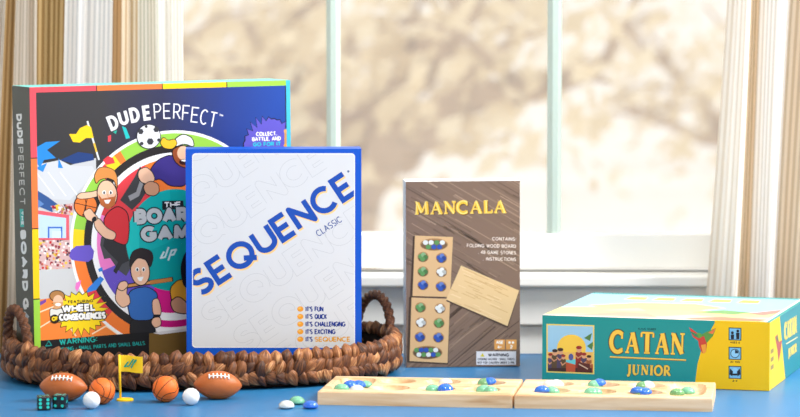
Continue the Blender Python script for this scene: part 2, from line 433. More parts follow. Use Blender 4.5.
e = cr.color_ramp.elements; e[0].position = .36; e[0].color = lin((38, 19, 10)); e[1].position = 1.0; e[1].color = lin((216, 160, 108))
q = e.new(.57); q.color = lin((96, 54, 28)); q = e.new(.80); q.color = lin((148, 92, 52))
nt.links.new(cr.outputs[0], b.inputs['Base Color']); b.inputs['Roughness'].default_value = .5; b.inputs['Specular IOR Level'].default_value = .4
bp = N(nt, 'ShaderNodeBump'); bp.inputs['Strength'].default_value = .8; bp.inputs['Distance'].default_value = .0016
nt.links.new(nz.outputs['Fac'], bp.inputs['Height']); nt.links.new(bp.outputs['Normal'], b.inputs['Normal'])
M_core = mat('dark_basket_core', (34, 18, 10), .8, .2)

BY = radians(12); es = Vector((cos(BY), sin(BY), 0)); et = Vector((-sin(BY), cos(BY), 0))
BC = es*(-.1848)+et*.191; BA, BB, BN = .2205, .153, 2.35
def bpt(phi, k=0.0):
    c, s_ = cos(phi), sin(phi)
    return BC+es*((BA-k)*math.copysign(abs(c)**(2/BN), c))+et*((BB-k)*math.copysign(abs(s_)**(2/BN), s_))
# arc-length table
NP = 1440; PH = [2*pi*i/NP for i in range(NP+1)]; PP = [bpt(p) for p in PH]; AL = [0]
for i in range(NP): AL.append(AL[-1]+(PP[i+1]-PP[i]).length)
PER = AL[-1]
def bal(s_):
    s_ %= PER
    lo, hi = 0, NP
    while hi-lo > 1:
        mi = (lo+hi)//2
        if AL[mi] <= s_: lo = mi
        else: hi = mi
    f = (s_-AL[lo])/(AL[hi]-AL[lo]); p = PP[lo].lerp(PP[hi], f); t = (PP[hi]-PP[lo]).normalized()
    return p, t, Vector((t.y, -t.x, 0))
bas = thing('woven_basket', (BC.x, BC.y, 0), 'oval brown woven basket with two loop handles holding the tall boxes', 'basket')
def lump(mb, c, ax, nrm, L, w, d, seed):
    """a plump folded strand: long axis ax, bulging along nrm"""
    rnd = random.Random(seed); ax = ax.normalized(); sd = nrm.cross(ax).normalized(); nrm = ax.cross(sd).normalized()
    nu, nv = 10, 9; o = len(mb.v); vs = []; fs = []
    tw = rnd.uniform(-.5, .5); bend = rnd.uniform(-.12, .12); sk = rnd.uniform(.75, 1.25)
    r1, r2 = rnd.random()*20, rnd.random()*20
    for j in range(nv+1):
        v = -1+2*j/nv; wd = max(.05, (1-abs(v)**1.9))**.92*(1+.22*sk*v)
        for i in range(nu):
            a = 2*pi*i/nu+tw*v
            rr = 1+.20*cos(3*a+r1)+.10*cos(5*a+r2+2*v)
            vs.append(c+ax*(v*L/2)+sd*(cos(a)*w/2*wd*rr+bend*L*(1-v*v)*.5)+nrm*(sin(a)*d/2*wd*rr))
            mb.uv[o+j*nu+i] = (i/nu+r1, v*.5+r2)
    for j in range(nv):
        for i in range(nu): fs.append((j*nu+i, j*nu+(i+1) % nu, (j+1)*nu+(i+1) % nu, (j+1)*nu+i))
    fs.append(tuple(range(nu-1, -1, -1))); fs.append(tuple(nv*nu+i for i in range(nu)))
    mb.add(vs, fs)
wall = MB(); rim = MB(); sd_ = 0
UPZ = Vector((0, 0, 1))
def lift(p):                       # the rim rises a little towards both handles
    return .0055*min(1, abs((p-BC).dot(es))/BA)**4
for row, (z, lean, L, w, d, inset, pitch) in enumerate([(.0121, -36, .0225, .0128, .0115, .0022, .0108), (.0222, 34, .0255, .0135, .0125, .0026, .0112)]):
    n = int(PER/pitch)
    for i in range(n):
        sd_ += 1; rnd = random.Random(sd_)
        p, t, nr = bal(PER*(i+.5*row+rnd.uniform(-.16, .16))/n)
        a = radians(lean+rnd.uniform(-20, 20)); ax = UPZ*cos(a)+t*sin(a)
        lump(wall, p-nr*(inset+rnd.uniform(-.0012, .0012))+UPZ*(z+rnd.uniform(-.001, .001)+lift(p)*z/.03), ax+nr*rnd.uniform(-.12, .2), nr, L*rnd.uniform(.92, 1.1), 1.12*w*rnd.uniform(.85, 1.15), d, sd_)
n = int(PER/.0122)
for i in range(n):
    sd_ += 1; rnd = random.Random(sd_)
    p, t, nr = bal(PER*(i+rnd.uniform(-.18, .18))/n)
    a = radians(6+rnd.uniform(-18, 18)); ax = UPZ*cos(a)+t*sin(a)-nr*.3
    lump(rim, p-nr*.0045+UPZ*(.0325+lift(p)+rnd.uniform(-.0012, .0012)), ax, nr, .0215*rnd.uniform(.9, 1.12), .0160*rnd.uniform(.85, 1.12), .0140, sd_)
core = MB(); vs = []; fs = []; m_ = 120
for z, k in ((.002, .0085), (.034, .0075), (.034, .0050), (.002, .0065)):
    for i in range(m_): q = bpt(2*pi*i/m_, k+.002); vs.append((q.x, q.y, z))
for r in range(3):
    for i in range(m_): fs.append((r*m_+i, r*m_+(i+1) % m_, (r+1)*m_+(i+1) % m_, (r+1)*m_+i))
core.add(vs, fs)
o_core = core.build('dark_backing', M_core, bas)  # near-black shell behind the strands, shade of the gaps put into its colour
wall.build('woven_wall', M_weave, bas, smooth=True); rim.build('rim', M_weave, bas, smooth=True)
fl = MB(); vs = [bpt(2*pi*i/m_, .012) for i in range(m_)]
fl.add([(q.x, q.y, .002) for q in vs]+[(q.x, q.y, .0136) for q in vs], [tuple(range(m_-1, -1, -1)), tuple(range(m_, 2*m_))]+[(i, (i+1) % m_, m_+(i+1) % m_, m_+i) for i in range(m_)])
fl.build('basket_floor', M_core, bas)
def handle(d1, d2, lean):
    A = BC+es*d1[0]+et*d1[1]; B_ = BC+es*d2[0]+et*d2[1]; mid = (A+B_)/2; outw = (mid-BC).normalized()
    pts = []; n = 130
    for i in range(n+1):
        a = pi*i/n; 
        p = mid+(A-mid)*(cos(a)*(1 if abs(cos(a)) < .95 else 1))*1.0
        h = .030+.0500*sin(a)**.8
        pts.append(Vector((p.x, p.y, h))+outw*(lean*sin(a)))
    mb = MB(); nn = 18; o = len(mb.v)
    mb.tube(pts, .0046, n=nn, fn=lambda i, a: 1+.55*abs(cos(1.5*a-i*.34))-.25)
    for i in range(len(mb.v)): mb.uv[i] = ((i % nn)/nn+(i//nn)*.05, (i//nn)*.06)
    return mb
handle((-.199, -.056), (-.217, -.004), .004).build('handle', M_weave, bas, smooth=True)
handle((.188, .068), (.215, .006), .004).build('handle', M_weave, bas, smooth=True)

# ================================================================== tall sports game box
yaw = .44744; roll = -.00988
o = CAM+1.012*(Vector((-.39543, .03242, .01877))-CAM); SZ = .30537*1.012; TK = .0593
o.z = .0140
dude = thing('board_game_box', o, 'largest game box, dark with cartoon athletes on a wheel, in the basket', 'game box', 'boxed games', rz=yaw)
Md = Matrix.Translation(o) @ Matrix.Rotation(yaw, 4, 'Z') @ Matrix.Rotation(roll, 4, 'Y')
mb = MB(); DK = (44, 44, 46)
carton(mb, Md, SZ, TK, SZ, [DK, (120, 224, 220), DK, DK, (66, 68, 58), (60, 180, 215)])
mb.build('box_lid', M_print, dude)
n_f = Vector((sin(yaw), -cos(yaw), 0)); n_l = Md.to_3x3() @ Vector((-1, 0, 0))
p = Print(o, n_f)
def fc(u, v): return proj(Md @ Vector((u*SZ, 0, v*SZ)))     # face fraction -> point of the face
full = [fc(0, 0), fc(1, 0), fc(1, 1), fc(0, 1)]
def frect(u0, u1, v0, v1): return [fc(u0, v0), fc(u1, v0), fc(u1, v1), fc(u0, v1)]
p.clip = full
# ground of the print: charcoal upper left running to royal blue on the right
cols = [(58, 56, 58), (60, 58, 60), (48, 50, 82), (36, 58, 128), (30, 72, 160)]; rows = [0, .25, .5, .75, 1.0]
p.layer()
for i in range(4):
    a, b_ = cols[i], cols[i+1]
    da = tuple(int(v*.72) for v in a); db = (20, 50, 140) if i > 1 else tuple(int(v*.8) for v in b_)
    p.raw(frect(.02+.96*i/4, .02+.96*(i+1)/4, .45, 1), [(da if i < 3 else (24, 52, 140)), db, b_, a])
# stadium, left side
p.poly([(35, 172), (60, 168), (78, 163), (96, 158), (96, 300), (36, 300)], (196, 198, 202))
p.poly([(35, 165), (60, 160), (72, 166), (92, 166), (96, 172), (70, 200), (35, 198)], (204, 207, 212))
for x in (48, 60, 72): p.stroke([(x-12, 172), (x+6, 196)], 1.1, (232, 234, 238))
p.poly([(35, 189), (48, 197), (60, 206), (52, 212), (35, 205)], (48, 84, 142))
p.poly([(35, 197), (44, 204), (35, 210)], (92, 132, 190))
for q in ([(35, 148), (46, 142), (60, 141), (47, 150), (56, 158), (44, 160), (40, 168), (35, 160)], [(58, 168), (58.5, 158), (63, 168)], [(35, 176-8), (47, 163), (43, 172)]): p.poly(q, (36, 134, 214))
p.poly([(60, 160), (78, 152), (93, 154), (94, 160), (74, 164)], (30, 60, 120))
# crowd
rnd = random.Random(3); p.poly([(36, 238), (80, 236), (84, 276), (37, 276)], (214, 178, 176)); p.poly([(50, 206), (76, 203), (72, 216), (62, 214)], (206, 170, 170)); p.layer()
for i in range(230):
    x, y = (rnd.uniform(37, 80), rnd.uniform(240, 275)) if i < 180 else (rnd.uniform(53, 72), rnd.uniform(205, 214))
    s_ = rnd.uniform(.7, 1.3); p.raw([(x-s_, y-s_), (x+s_, y-s_), (x+s_, y+s_), (x-s_, y+s_)], rnd.choice([(200, 40, 50), (235, 225, 225), (240, 200, 60), (150, 60, 70), (90, 60, 80), (225, 120, 110), (250, 245, 240)]))
p.poly([(36, 270), (80, 268), (84, 302), (37, 304)], (200, 202, 204))
p.poly([(36, 300), (96, 292), (120, 336), (38, 342)], (240, 134, 58))
for q in ([(39, 328), (52, 320), (66, 322), (76, 336)], [(40, 312), (60, 304), (80, 306)], [(92, 334), (106, 326), (120, 336)]): p.stroke(q, 1.3, (250, 222, 190))
p.poly([(37, 303), (46, 299), (46, 302), (38, 307)], (120, 70, 160))
# backboard
p.poly([(36, 210), (69, 215), (69, 240), (36, 240)], (222, 92, 106)); p.poly([(36, 214), (66, 218), (66, 238), (36, 238)], (190, 214, 240))
p.stroke([(48.5, 238), (48.5, 227.5), (61.5, 227.5), (61.5, 238)], 1.6, (60, 110, 200)); p.poly([(52, 231), (61, 231), (61, 238), (52, 238)], (206, 226, 246))
# wheel
WC = (174, 240); a_ = onplane(WC[0], WC[1], o, n_f); ux = Vector((cos(yaw), sin(yaw), 0))
def wp(r, deg): q = a_+ux*(r/931*cos(radians(deg)))+UPZ*(r/931*sin(radians(deg))); return proj(q)
def ring(r0, r1, d0, d1, col, lay=True, st=4):
    if lay: p.layer()
    k = max(1, int(abs(d1-d0)/st))
    for i in range(k):
        e0, e1 = d0+(d1-d0)*i/k, d0+(d1-d0)*(i+1)/k
        p.raw([wp(r1, e0), wp(r1, e1), wp(r0, e1), wp(r0, e0)], col)
ring(0, 114, 0, 360, (244, 244, 246))
LIME, YEL, ORG, RED, PUR, MAG = (148, 204, 72), (250, 206, 30), (242, 124, 50), (226, 62, 70), (104, 82, 196), (214, 26, 132)
p.layer()
for d0, d1, c in ((55, 88, LIME), (88, 100, LIME), (20, 55, LIME), (100, 122, LIME), (122, 126, ORG), (126, 133, YEL), (133, 139, RED), (139, 152, LIME), (152, 158, YEL), (158, 172, LIME), (172, 183, YEL), (183, 208, ORG), (208, 226, RED), (226, 262, ORG), (262, 290, YEL), (290, 380, RED)): ring(99, 111, d0, d1, c, False)
ring(91, 99, 0, 360, (40, 36, 36)); ring(85, 91, 0, 360, (244, 244, 246))
p.layer()
for d0, d1, c in ((70, 112, ORG), (112, 160, RED), (160, 200, (240, 128, 200)), (200, 246, PUR), (246, 300, MAG), (-60, 20, (226, 62, 70)), (20, 70, (60, 90, 190))): ring(50, 85, d0, d1, c, False)
ring(76, 84, 246, 300, (250, 250, 250))
ring(84, 91, 246, 300, MAG); ring(91, 97, 246, 300, (250, 250, 250))
# dark stage pieces and shapes on the wheel
p.poly([(101, 237), (111, 235), (113, 240), (124, 243), (131, 252), (134, 262), (126, 276), (118, 270), (110, 258), (104, 259), (100, 245)], (74, 74, 78))
p.poly([(105, 236), (116, 234), (118, 244), (130, 244), (134, 258), (122, 264), (116, 274), (113, 271), (118, 262), (108, 252), (103, 246)], (48, 46, 48))
p.poly([(134, 178), (140, 166), (146, 178), (152, 182), (140, 202), (132, 210), (120, 200)], (62, 60, 62)); p.poly([(128, 196), (136, 192), (140, 180), (143, 184), (139, 196), (130, 201)], (150, 148, 150))
ring(0, 53, 0, 360, (0, 160, 158)); 
p.layer(); 
for d0, d1 in ((95, 180), (180, 200)): ring(0, 53, d0, d1, (6, 170, 168), False)
p.poly([wp(53, 165), wp(53, 150), (139, 215), (139, 270), wp(53, 205), wp(53, 185)], (14, 190, 186))
# confetti
for q, c in (([(71, 250), (76, 246), (90, 245), (94, 251), (93, 258), (88, 262), (72, 260), (69, 256)], (102, 84, 190)), ([(88, 288), (100, 276), (104, 279), (96, 290), (86, 293)], (50, 130, 220)), ([(98, 269), (102, 267), (103, 271), (99, 272)], (50, 130, 220)), ([(76, 283), (81, 280), (80, 286), (77, 292), (75, 288)], (234, 120, 200)),
             ([(103, 160), (108, 156), (113, 158), (115, 163), (106, 165)], (226, 60, 70)), ([(122, 126), (126, 128), (130, 138), (126, 139)], (30, 190, 190)), ([(108, 136), (111, 135), (111, 141), (108, 142)], (230, 70, 80)), ([(113, 132), (117, 130), (116, 134)], (30, 170, 150))): p.poly(q, c)
# athlete with bat (generic cartoon)
SK, SKD = (238, 190, 158), (206, 150, 116)
def face(cx, cy, rx, ry, hair, hairpts, beard=None, rot=0):
    p.ell(cx, cy, rx+1, ry+1, (28, 22, 22), rot); p.ell(cx, cy, rx, ry, SK, rot)
    if beard:
        p.poly([(cx-rx*.95, cy), (cx-rx*.55, cy+ry*.35), (cx+rx*.1, cy+ry*.25), (cx+rx*.75, cy+ry*.2), (cx+rx*.95, cy-.5), (cx+rx*.8, cy+ry*.8), (cx+rx*.1, cy+ry*1.15), (cx-rx*.7, cy+ry*.8)], beard)
    p.ol_poly(hairpts, hair, .7)
    for dx in (-.32, .38):
        p.ell(cx+rx*dx, cy-ry*.12, rx*.2, ry*.15, (250, 250, 250), 0); p.ell(cx+rx*dx, cy-ry*.1, rx*.1, ry*.11, (30, 30, 40), 0)
    p.stroke([(cx+.3, cy), (cx+rx*.12, cy+ry*.28), (cx-rx*.1, cy+ry*.3)], .7, SKD)
    p.poly([(cx-rx*.35, cy+ry*.45), (cx+rx*.4, cy+ry*.4), (cx+rx*.15, cy+ry*.72), (cx-rx*.15, cy+ry*.7)], (250, 250, 250))
# red shirt
p.ol_poly([(103, 222), (108, 212), (118, 206), (127, 212), (129, 226), (127, 246), (112, 240)], (214, 48, 56))
p.ol_poly([(94, 220), (99, 218), (106, 228), (116, 233), (114, 240), (104, 238), (95, 228)], SK, .8)
p.ell(85.5, 205.5, 12, 12, (40, 24, 20)); p.ell(85.5, 205.5, 11, 11, (228, 120, 50))
p.stroke(arc(78, 205, 8, 12, -60, 60, 8), .8, (60, 30, 20)); p.stroke([(75, 203), (97, 208)], .8, (60, 30, 20)); p.stroke([(88, 195), (83, 216)], .8, (60, 30, 20))
p.ol_poly([(76, 197), (80, 193), (92, 192), (98, 190), (98, 196), (90, 198), (80, 199)], SK, .7)
p.ol_poly([(83, 212), (90, 208), (94, 214), (98, 218), (93, 222), (86, 219)], SK, .7)
p.ell(94, 219, 2, 3, (30, 30, 34), 40)
face(107, 194, 9.5, 13.5, (214, 140, 70), [(96, 184), (94, 176), (98, 168), (106, 167), (114, 170), (117, 177), (117, 190), (114.5, 180), (107, 177.5), (99, 179.5)], (190, 104, 52), -8)
# purple shirt, bending over
p.ol_poly([(150, 170), (158, 160), (170, 155), (182, 160), (188, 168), (186, 186), (170, 186), (160, 178), (154, 180)], (62, 50, 130))
p.ol_poly([(139, 170), (146, 167), (152, 172), (155, 180), (148, 184), (141, 182), (138, 176)], SK, .8)
p.ol_poly([(143, 186), (150, 181), (158, 184), (159, 192), (154, 196), (146, 194)], SKD, .8)
p.ol_poly([(172, 150), (180, 146), (188, 148), (188, 168), (180, 166), (174, 160)], (150, 76, 40)); p.ell(183, 153, 6, 7, SK); p.ell(184, 162, 5, 3, (50, 20, 20)); p.ell(185, 160.5, 4, 1, (250, 250, 250))
p.ol_poly([(174, 147), (175, 139), (183, 134), (192, 138), (194, 147), (184, 143)], (228, 230, 232))
# trophy and ball
p.ol_poly([(160, 143), (163, 137), (168, 141), (175, 139), (177, 144), (172, 149), (164, 148)], (240, 186, 40), .7)
p.ell(148.5, 136.5, 12.3, 12.6, (30, 30, 34)); p.ell(148.5, 136.5, 11.5, 11.8, (226, 228, 234))
for cx, cy, r in ((150, 141.5, 3.6), (140.5, 131.5, 3), (156, 129.5, 3), (158.5, 140, 1.8), (146, 126.5, 1.6), (141.5, 143.5, 2)): p.ell(cx, cy, r, r, (56, 56, 62), n=6)
# yellow flag
p.stroke([(87.3, 121), (99, 160)], 1.8, (220, 224, 228)); p.stroke([(94, 143), (96.5, 152)], 1.8, (236, 190, 60))
p.poly([(69, 134), (76, 134), (80, 128), (87, 125), (91, 127), (93.5, 138), (86, 138), (80, 142.5), (73, 142)], (250, 204, 24))
# title on the teal disc
p.layer('game_name'); p.poly([(162, 201), (183, 200.5), (184, 209), (162, 210)], (24, 24, 26)); p.text('THE', 164, 208, 6, (235, 235, 235), 17, 2, 1.25)
for c, w in (((20, 52, 54), 7.2), ((190, 194, 196), 4.6)):
    e_ = (7.2-w)/2*-1
    p.text('BOARD', 134.5+(4.6-w)/2, 224.5-(4.6-w)/2*1, 15.5-(4.6-w), c, 67-(4.6-w), 2.5, w, .34)
    p.text('GAME', 141+(4.6-w)/2, 242-(4.6-w)/2, 15.5-(4.6-w), c, 62-(4.6-w), 2.5, w, .34)
p.layer('cover_art')
p.stroke([(164, 251.5), (160.5, 258), (165, 257), (168.5, 247)], 1.8, (200, 224, 224)); p.stroke([(168, 260.5), (171.5, 250.5), (176, 249.5), (173.5, 254.5), (170.5, 255)], 1.8, (200, 224, 224))
# blue shirt with bat
p.stroke([(120, 287), (173, 279)], 4.6, (40, 26, 20)); p.stroke([(121, 286.8), (150, 282.5)], 2.4, (214, 150, 82)); p.stroke([(150, 282.5), (172, 279.3)], 3.8, (196, 128, 64))
p.ol_poly([(170, 288), (178, 280), (188, 280), (188, 312), (176, 310), (172, 302)], (222, 158, 44)); p.ol_poly([(170, 302), (178, 296), (188, 304), (188, 314), (174, 312)], SKD)
p.ol_poly([(186, 252), (190, 252), (190, 290), (183, 284), (181, 266)], (24, 20, 24))
p.ol_poly([(131, 318), (152, 318), (156, 336), (150, 341), (130, 337)], (36, 36, 40))
p.ol_poly([(129, 292), (137, 288), (148, 287), (158, 294), (154, 306), (153, 320), (131, 320), (128, 306)], (52, 108, 186))
p.ol_poly([(115, 300), (117, 288), (121, 283), (127, 287), (126, 294), (129, 296), (130, 304), (122, 308)], SK, .8)
p.ol_poly([(152, 300), (158, 298), (161, 310), (160, 316), (153, 315)], SK, .8); p.stroke([(153, 316), (160, 316)], 3, (26, 26, 30)); p.ol_poly([(153, 318), (160, 317), (161, 325), (155, 328), (151, 323)], SK, .8)
p.ol_poly([(117, 288), (120, 282), (126, 281), (128, 286), (122, 291)], SK, .8)
face(140, 271, 9, 14, (44, 34, 34), [(130, 268), (130, 258), (133, 251), (141, 248), (151, 251), (153, 258), (150, 268), (147, 260), (138, 257), (133, 262)], None, -6)
# star burst badge
def burst(part, cx, cy, rx, ry, n, inner, col, oc, ph=0, a0=0, a1=360):
    p.layer(part); 
    for grow, c in ((1.2, oc), (0, col)):
        p.layer(); pts = []
        for i in range(n*2):
            a = 2*pi*i/(n*2)+ph; k = 1 if i % 2 == 0 else inner
            k *= 1+.07*sin(i*2.7); pts.append((cx+(rx+grow)*k*cos(a), cy+(ry+grow)*k*sin(a)))
        for i in range(n*2): p.raw([pts[i], pts[(i+1) % (n*2)], (cx, cy)], c)
burst('yellow_badge', 80, 312.5, 28, 22, 22, .74, (248, 214, 28), (30, 26, 20), .1)
p.ell(57, 296, 8, 6, (60, 40, 24)); p.ell(57, 296, 7, 5, (176, 124, 70)); p.ell(58, 301, 5, 6, SK); p.poly([(53, 302), (63, 302), (63, 309), (58, 312), (54, 309)], (214, 160, 110)); p.ell(58, 304.5, 3, 1.6, (250, 250, 250))
p.ol_poly([(50, 308), (56, 310), (62, 308), (64, 318), (58, 322), (50, 318)], (226, 226, 222), .6)
p.text('FEATURING', 68, 303.5, 3, (40, 36, 20), 25, 3, .7, .3)
for c, w in (((24, 22, 22), 4.2), ((246, 246, 246), 2.1)):
    d_ = (2.1-w)/2
    p.text('WHEEL', 62+d_, 312.5-d_, 7.5-2*d_, c, 34-2*d_, 3, w, .25)
    p.text('CONSEQUENCES', 59+d_, 321-d_, 7-2*d_, c, 47-2*d_, 3, w, .25)
p.ell(54.5, 319, 4.6, 4.6, (40, 30, 20)); p.text('OF', 51.5, 321, 4.5, (250, 210, 30), 6.5, 0, 1.3, .2)
# warning band
p.layer('warning_band'); p.poly([(40, 340.6), (110, 335), (149.5, 331.8), (149.5, 372), (40, 378)], (26, 26, 29))
p.poly([(149, 333.4), (188, 330), (188, 372), (149, 372)], (122, 94, 44))
p.poly([(153, 333), (160, 331.5), (188, 328.5), (188, 331), (160, 334.5)], (226, 224, 226))
p.text('WARNING:', 59.5, 345, 6, (30, 178, 170), 38, 4.7, 1.0, .28)
p.stroke([(45.5, 346), (48.7, 340.8), (51.5, 345.4), (45.5, 346), (48.7, 340.8)], .9, (30, 150, 146))
p.text('CHOKING - SMALL PARTS AND SMALL BALLS.', 56, 351.6, 4, (28, 160, 156), 90, 4.3, .7, .26)
# purple badge at right
def cx_(poly): return poly
burst('purple_badge', 270, 152, 29, 36, 30, .85, (92, 84, 190), (20, 22, 54), .05)
for i, (t, c) in enumerate((('COLLECT,', (240, 240, 250)), ('BATTLE, AND', (240, 240, 250)), ('GO FOR IT', (30, 190, 210)))):
    p.text(t, 256-(4 if i == 1 else 3 if i == 2 else 0), 136.2+i*5.2, 4.2, c, 21+(8 if i == 1 else 7 if i == 2 else 0), 2, 1.0, .26)
p.stroke([(285.5, 131), (285.5, 145)], 2.4, (196, 144, 84)); p.ell(285.5, 131, 1.8, 1.8, (214, 160, 96)); p.ell(285.5, 145.5, 1.8, 1.8, (230, 160, 60))
# arched maker's title
p.layer('title')
rots = [21, 16, 11.5, 8, 4, 1, -2, -4, -6, -8.5, -11]
pos = [(113, 122.5), (123.2, 117.5), (134.6, 114.8), (147, 112.8), (157.5, 111.2), (167, 111), (177, 111.4), (186, 112.8), (195, 114.8), (204, 117), (213, 119.6)]
for i, ch in enumerate('DUDEPERFECT'):
    bold = i < 4; w = 3.1 if bold else 1.25; h = 15.2 if bold else 15.6; wid = (9.8 if bold else 7.6) - (1 if ch == 'E' and bold else 0); a = radians(rots[i])
    cxp, cyp = pos[i]; dx, dy = -wid/2, h/2
    p.text(ch, cxp+dx*cos(a)+dy*sin(a), cyp-dx*sin(a)+dy*cos(a), h, (236, 236, 240), wid, rots[i], w, lay=(i == 0))
p.text('TM', 219, 116, 2.2, (210, 212, 220), 4, -10, .6)
# coloured edge strips
p.layer('edge_strips')
for i, c in enumerate(((238, 80, 92), (240, 122, 62), (250, 204, 20), (156, 210, 70))):
    p.raw(frect(0, .0235, .75-.25*i, 1-.25*i), c); p.raw(frect(.25*i, .25*i+.25, .981, 1), c)
p.raw(frect(.984, 1, 0.0, 1), (64, 186, 218))
p.layer()
for i in (1, 2, 3):
    p.raw(frect(0, .0235, .75-.25*(i-1)-.002, .75-.25*(i-1)+.002), (60, 40, 40)); p.raw(frect(.25*i-.002, .25*i+.002, .981, 1), (60, 40, 40))
p.build(dude, {'title': 'white arched lettering', 'game_name': 'grey block letters on the teal disc', 'yellow_badge': 'yellow star burst badge', 'purple_badge': 'purple star burst badge', 'warning_band': 'black band with teal warning text', 'edge_strips': 'coloured strips along the edges'})
# spine lettering, reading downwards
ps = Print(o, n_l, start=1e-4); ps.cur = 'spine_lettering'
def sp(t, x0, y0, x1, y1, h, w, col, sp_=.3):
    L = sqrt((x1-x0)**2+(y1-y0)**2); ps.text(t, x0, y0, h, col, L, -math.degrees(atan2(y1-y0, x1-x0)), w, sp_)
sp('DUDE', 16.2, 114, 17.8, 145, 5.6, 1.9, (232, 232, 228)); sp('PERFECT', 17.9, 147, 20, 205, 5.4, .95, (206, 206, 200))
ps.poly([(19.6, 209), (23.4, 209), (24.2, 227), (20.4, 227)], (30, 178, 166)); sp('THE', 20.8, 211, 21.4, 225, 2.6, .8, (230, 240, 240))
sp('BOARD', 20.2, 230, 22.6, 291, 5.8, 2.1, (236, 236, 232)); sp('GAME', 22.8, 298, 24.2, 346, 5.8, 2.1, (236, 236, 232))
ps.build(dude, {'spine_lettering': 'white lettering running down the spine'})

# ================================================================== white and blue card game box
ys = radians(3); n_s = Vector((sin(ys), -cos(ys), 0)); o_s = Vector((0, .085, 0))
pl = onplane(185.5, 149.3, o_s+Vector((-.21, 0, 0)), n_s); pr = onplane(361.4, 148.9, o_s+Vector((-.21, 0, 0)), n_s)
SW = (pr-pl).length; zb = .0140; SH = pl.z-zb; o_s = Vector((pl.x, pl.y, zb))
sq = thing('board_game_box', o_s, 'white game box with blue border and diagonal blue lettering, standing in the basket', 'game box', 'boxed games', rz=ys)
Ms = Matrix.Translation(o_s) @ Matrix.Rotation(ys, 4, 'Z')
BL = (0, 84, 200)
mb = MB(); carton(mb, Ms, SW, .045, SH, [BL]*6); mb.build('box_lid', M_print, sq)
p = Print(o_s, n_s)
x0, x1, y0, y1, r = 192.1, 355.0, 153.2, 347.7, 3.5
panel = arc(x1-r, y0+r, r, r, -90, 0, 5)+arc(x1-r, y1-r, r, r, 0, 90, 5)+arc(x0+r, y1-r, r, r, 90, 180, 5)+arc(x0+r, y0+r, r, r, 180, 270, 5)
p.poly(panel, (240, 241, 244)); i_ = 1.0
inner = arc(x1-r-i_, y0+r+i_, r, r, -90, 0, 5)+arc(x1-r-i_, y1-r-i_, r, r, 0, 90, 5)+arc(x0+r+i_, y1-r-i_, r, r, 90, 180, 5)+arc(x0+r+i_, y0+r+i_, r, r, 180, 270, 5)
p.poly(inner, (218, 220, 225)); p.clip = inner
AN = 33.5; ca_, sa_ = cos(radians(AN)), sin(radians(AN))
bx, by = 199.2, 297.0                       # baseline start of the main word
def word(off_n, off_a, h, W, col, w, lay=True, dx=0, dy=0, sp_=.235):
    x = bx-off_n*sa_+off_a*ca_+dx; y = by-off_n*ca_-off_a*sa_+dy
    p.text('SEQUENCE', x, y, h, col, W, AN, w, sp_, lay=lay)
for on, oa in ((37, -14), (75, 2), (113, 22), (-37, -8), (-74, 6), (-111, 10)):
    # each ghost word is an outline: a hairline stroke around every letter
    word(on, oa, 28, 196, (196, 199, 205), 7.4); word(on+.45, oa+.45, 27.1, 195.1, (218, 220, 225), 6.5)
p.layer('title')
word(-1.5, 0, 27.5, 190.5, (250, 210, 140), 5.4, dx=1.3, dy=1.5); word(-1.5, 0, 27.5, 190.5, (16, 76, 178), 5.4)
p.text('CLASSIC', 318.5, 237, 6.6, (24, 66, 150), 29, 33, .8, .24)
p.ell(348.3, 171.4, 1.2, 1.2, (90, 110, 150))
p.layer('bullet_list')
for i, t in enumerate(('FUN', 'QUICK', 'CHALLENGING', 'EXCITING', 'SEQUENCE')):
    y = 309+7.55*i
    p.ell(300.3, y, 3.1, 2.7, (240, 160, 40)); p.ell(299.6, y-.8, 1.5, 1.0, (250, 190, 90))
    p.text("IT'S", 305.5, y+2.6, 5.2, (20, 50, 140), 7.2, 0, 1.1, .3)
    p.text(t, 314.5, y+2.6, 5.2, (20, 50, 140) if i < 4 else (226, 160, 40), (9, 12.5, 31, 21, 36)[i], 0, 1.1, .22)
p.build(sq, {'title': 'bold blue diagonal lettering with pale orange edge'})

# ================================================================== wooden mancala set box
ym = radians(4); n_m = Vector((sin(ym), -cos(ym), 0)); o_m = onz(406.4, 367.8); o_m.z = .0004
pt = onplane(404.6, 182, o_m, n_m); pr = onplane(520, 367.6, o_m, n_m); MW = (pr-o_m).length; MH = pt.z
mc = thing('board_game_box', o_m, 'tall brown wood-print game box with gold title, standing on the blue table', 'game box', 'boxed games', rz=ym)
Mm = Matrix.Translation(o_m) @ Matrix.Rotation(ym, 4, 'Z') @ Matrix.Rotation(-.004, 4, 'Y')
mb = MB(); WB = (118, 98, 86); carton(mb, Mm, MW, .045, MH, [WB, (244, 244, 244), WB, WB, (214, 216, 224), (120, 100, 88)]); mb.build('box_lid', M_print, mc)
p = Print(o_m, n_m)
def mfc(u, v): return proj(Mm @ Vector((u*MW, 0, v*MH)))
p.clip = [mfc(0, 0), mfc(1, 0), mfc(1, 1), mfc(0, 1)]
rnd = random.Random(11); p.layer()
def lerpc(a, b_, t): return tuple(a[i]+(b_[i]-a[i])*t for i in range(3))
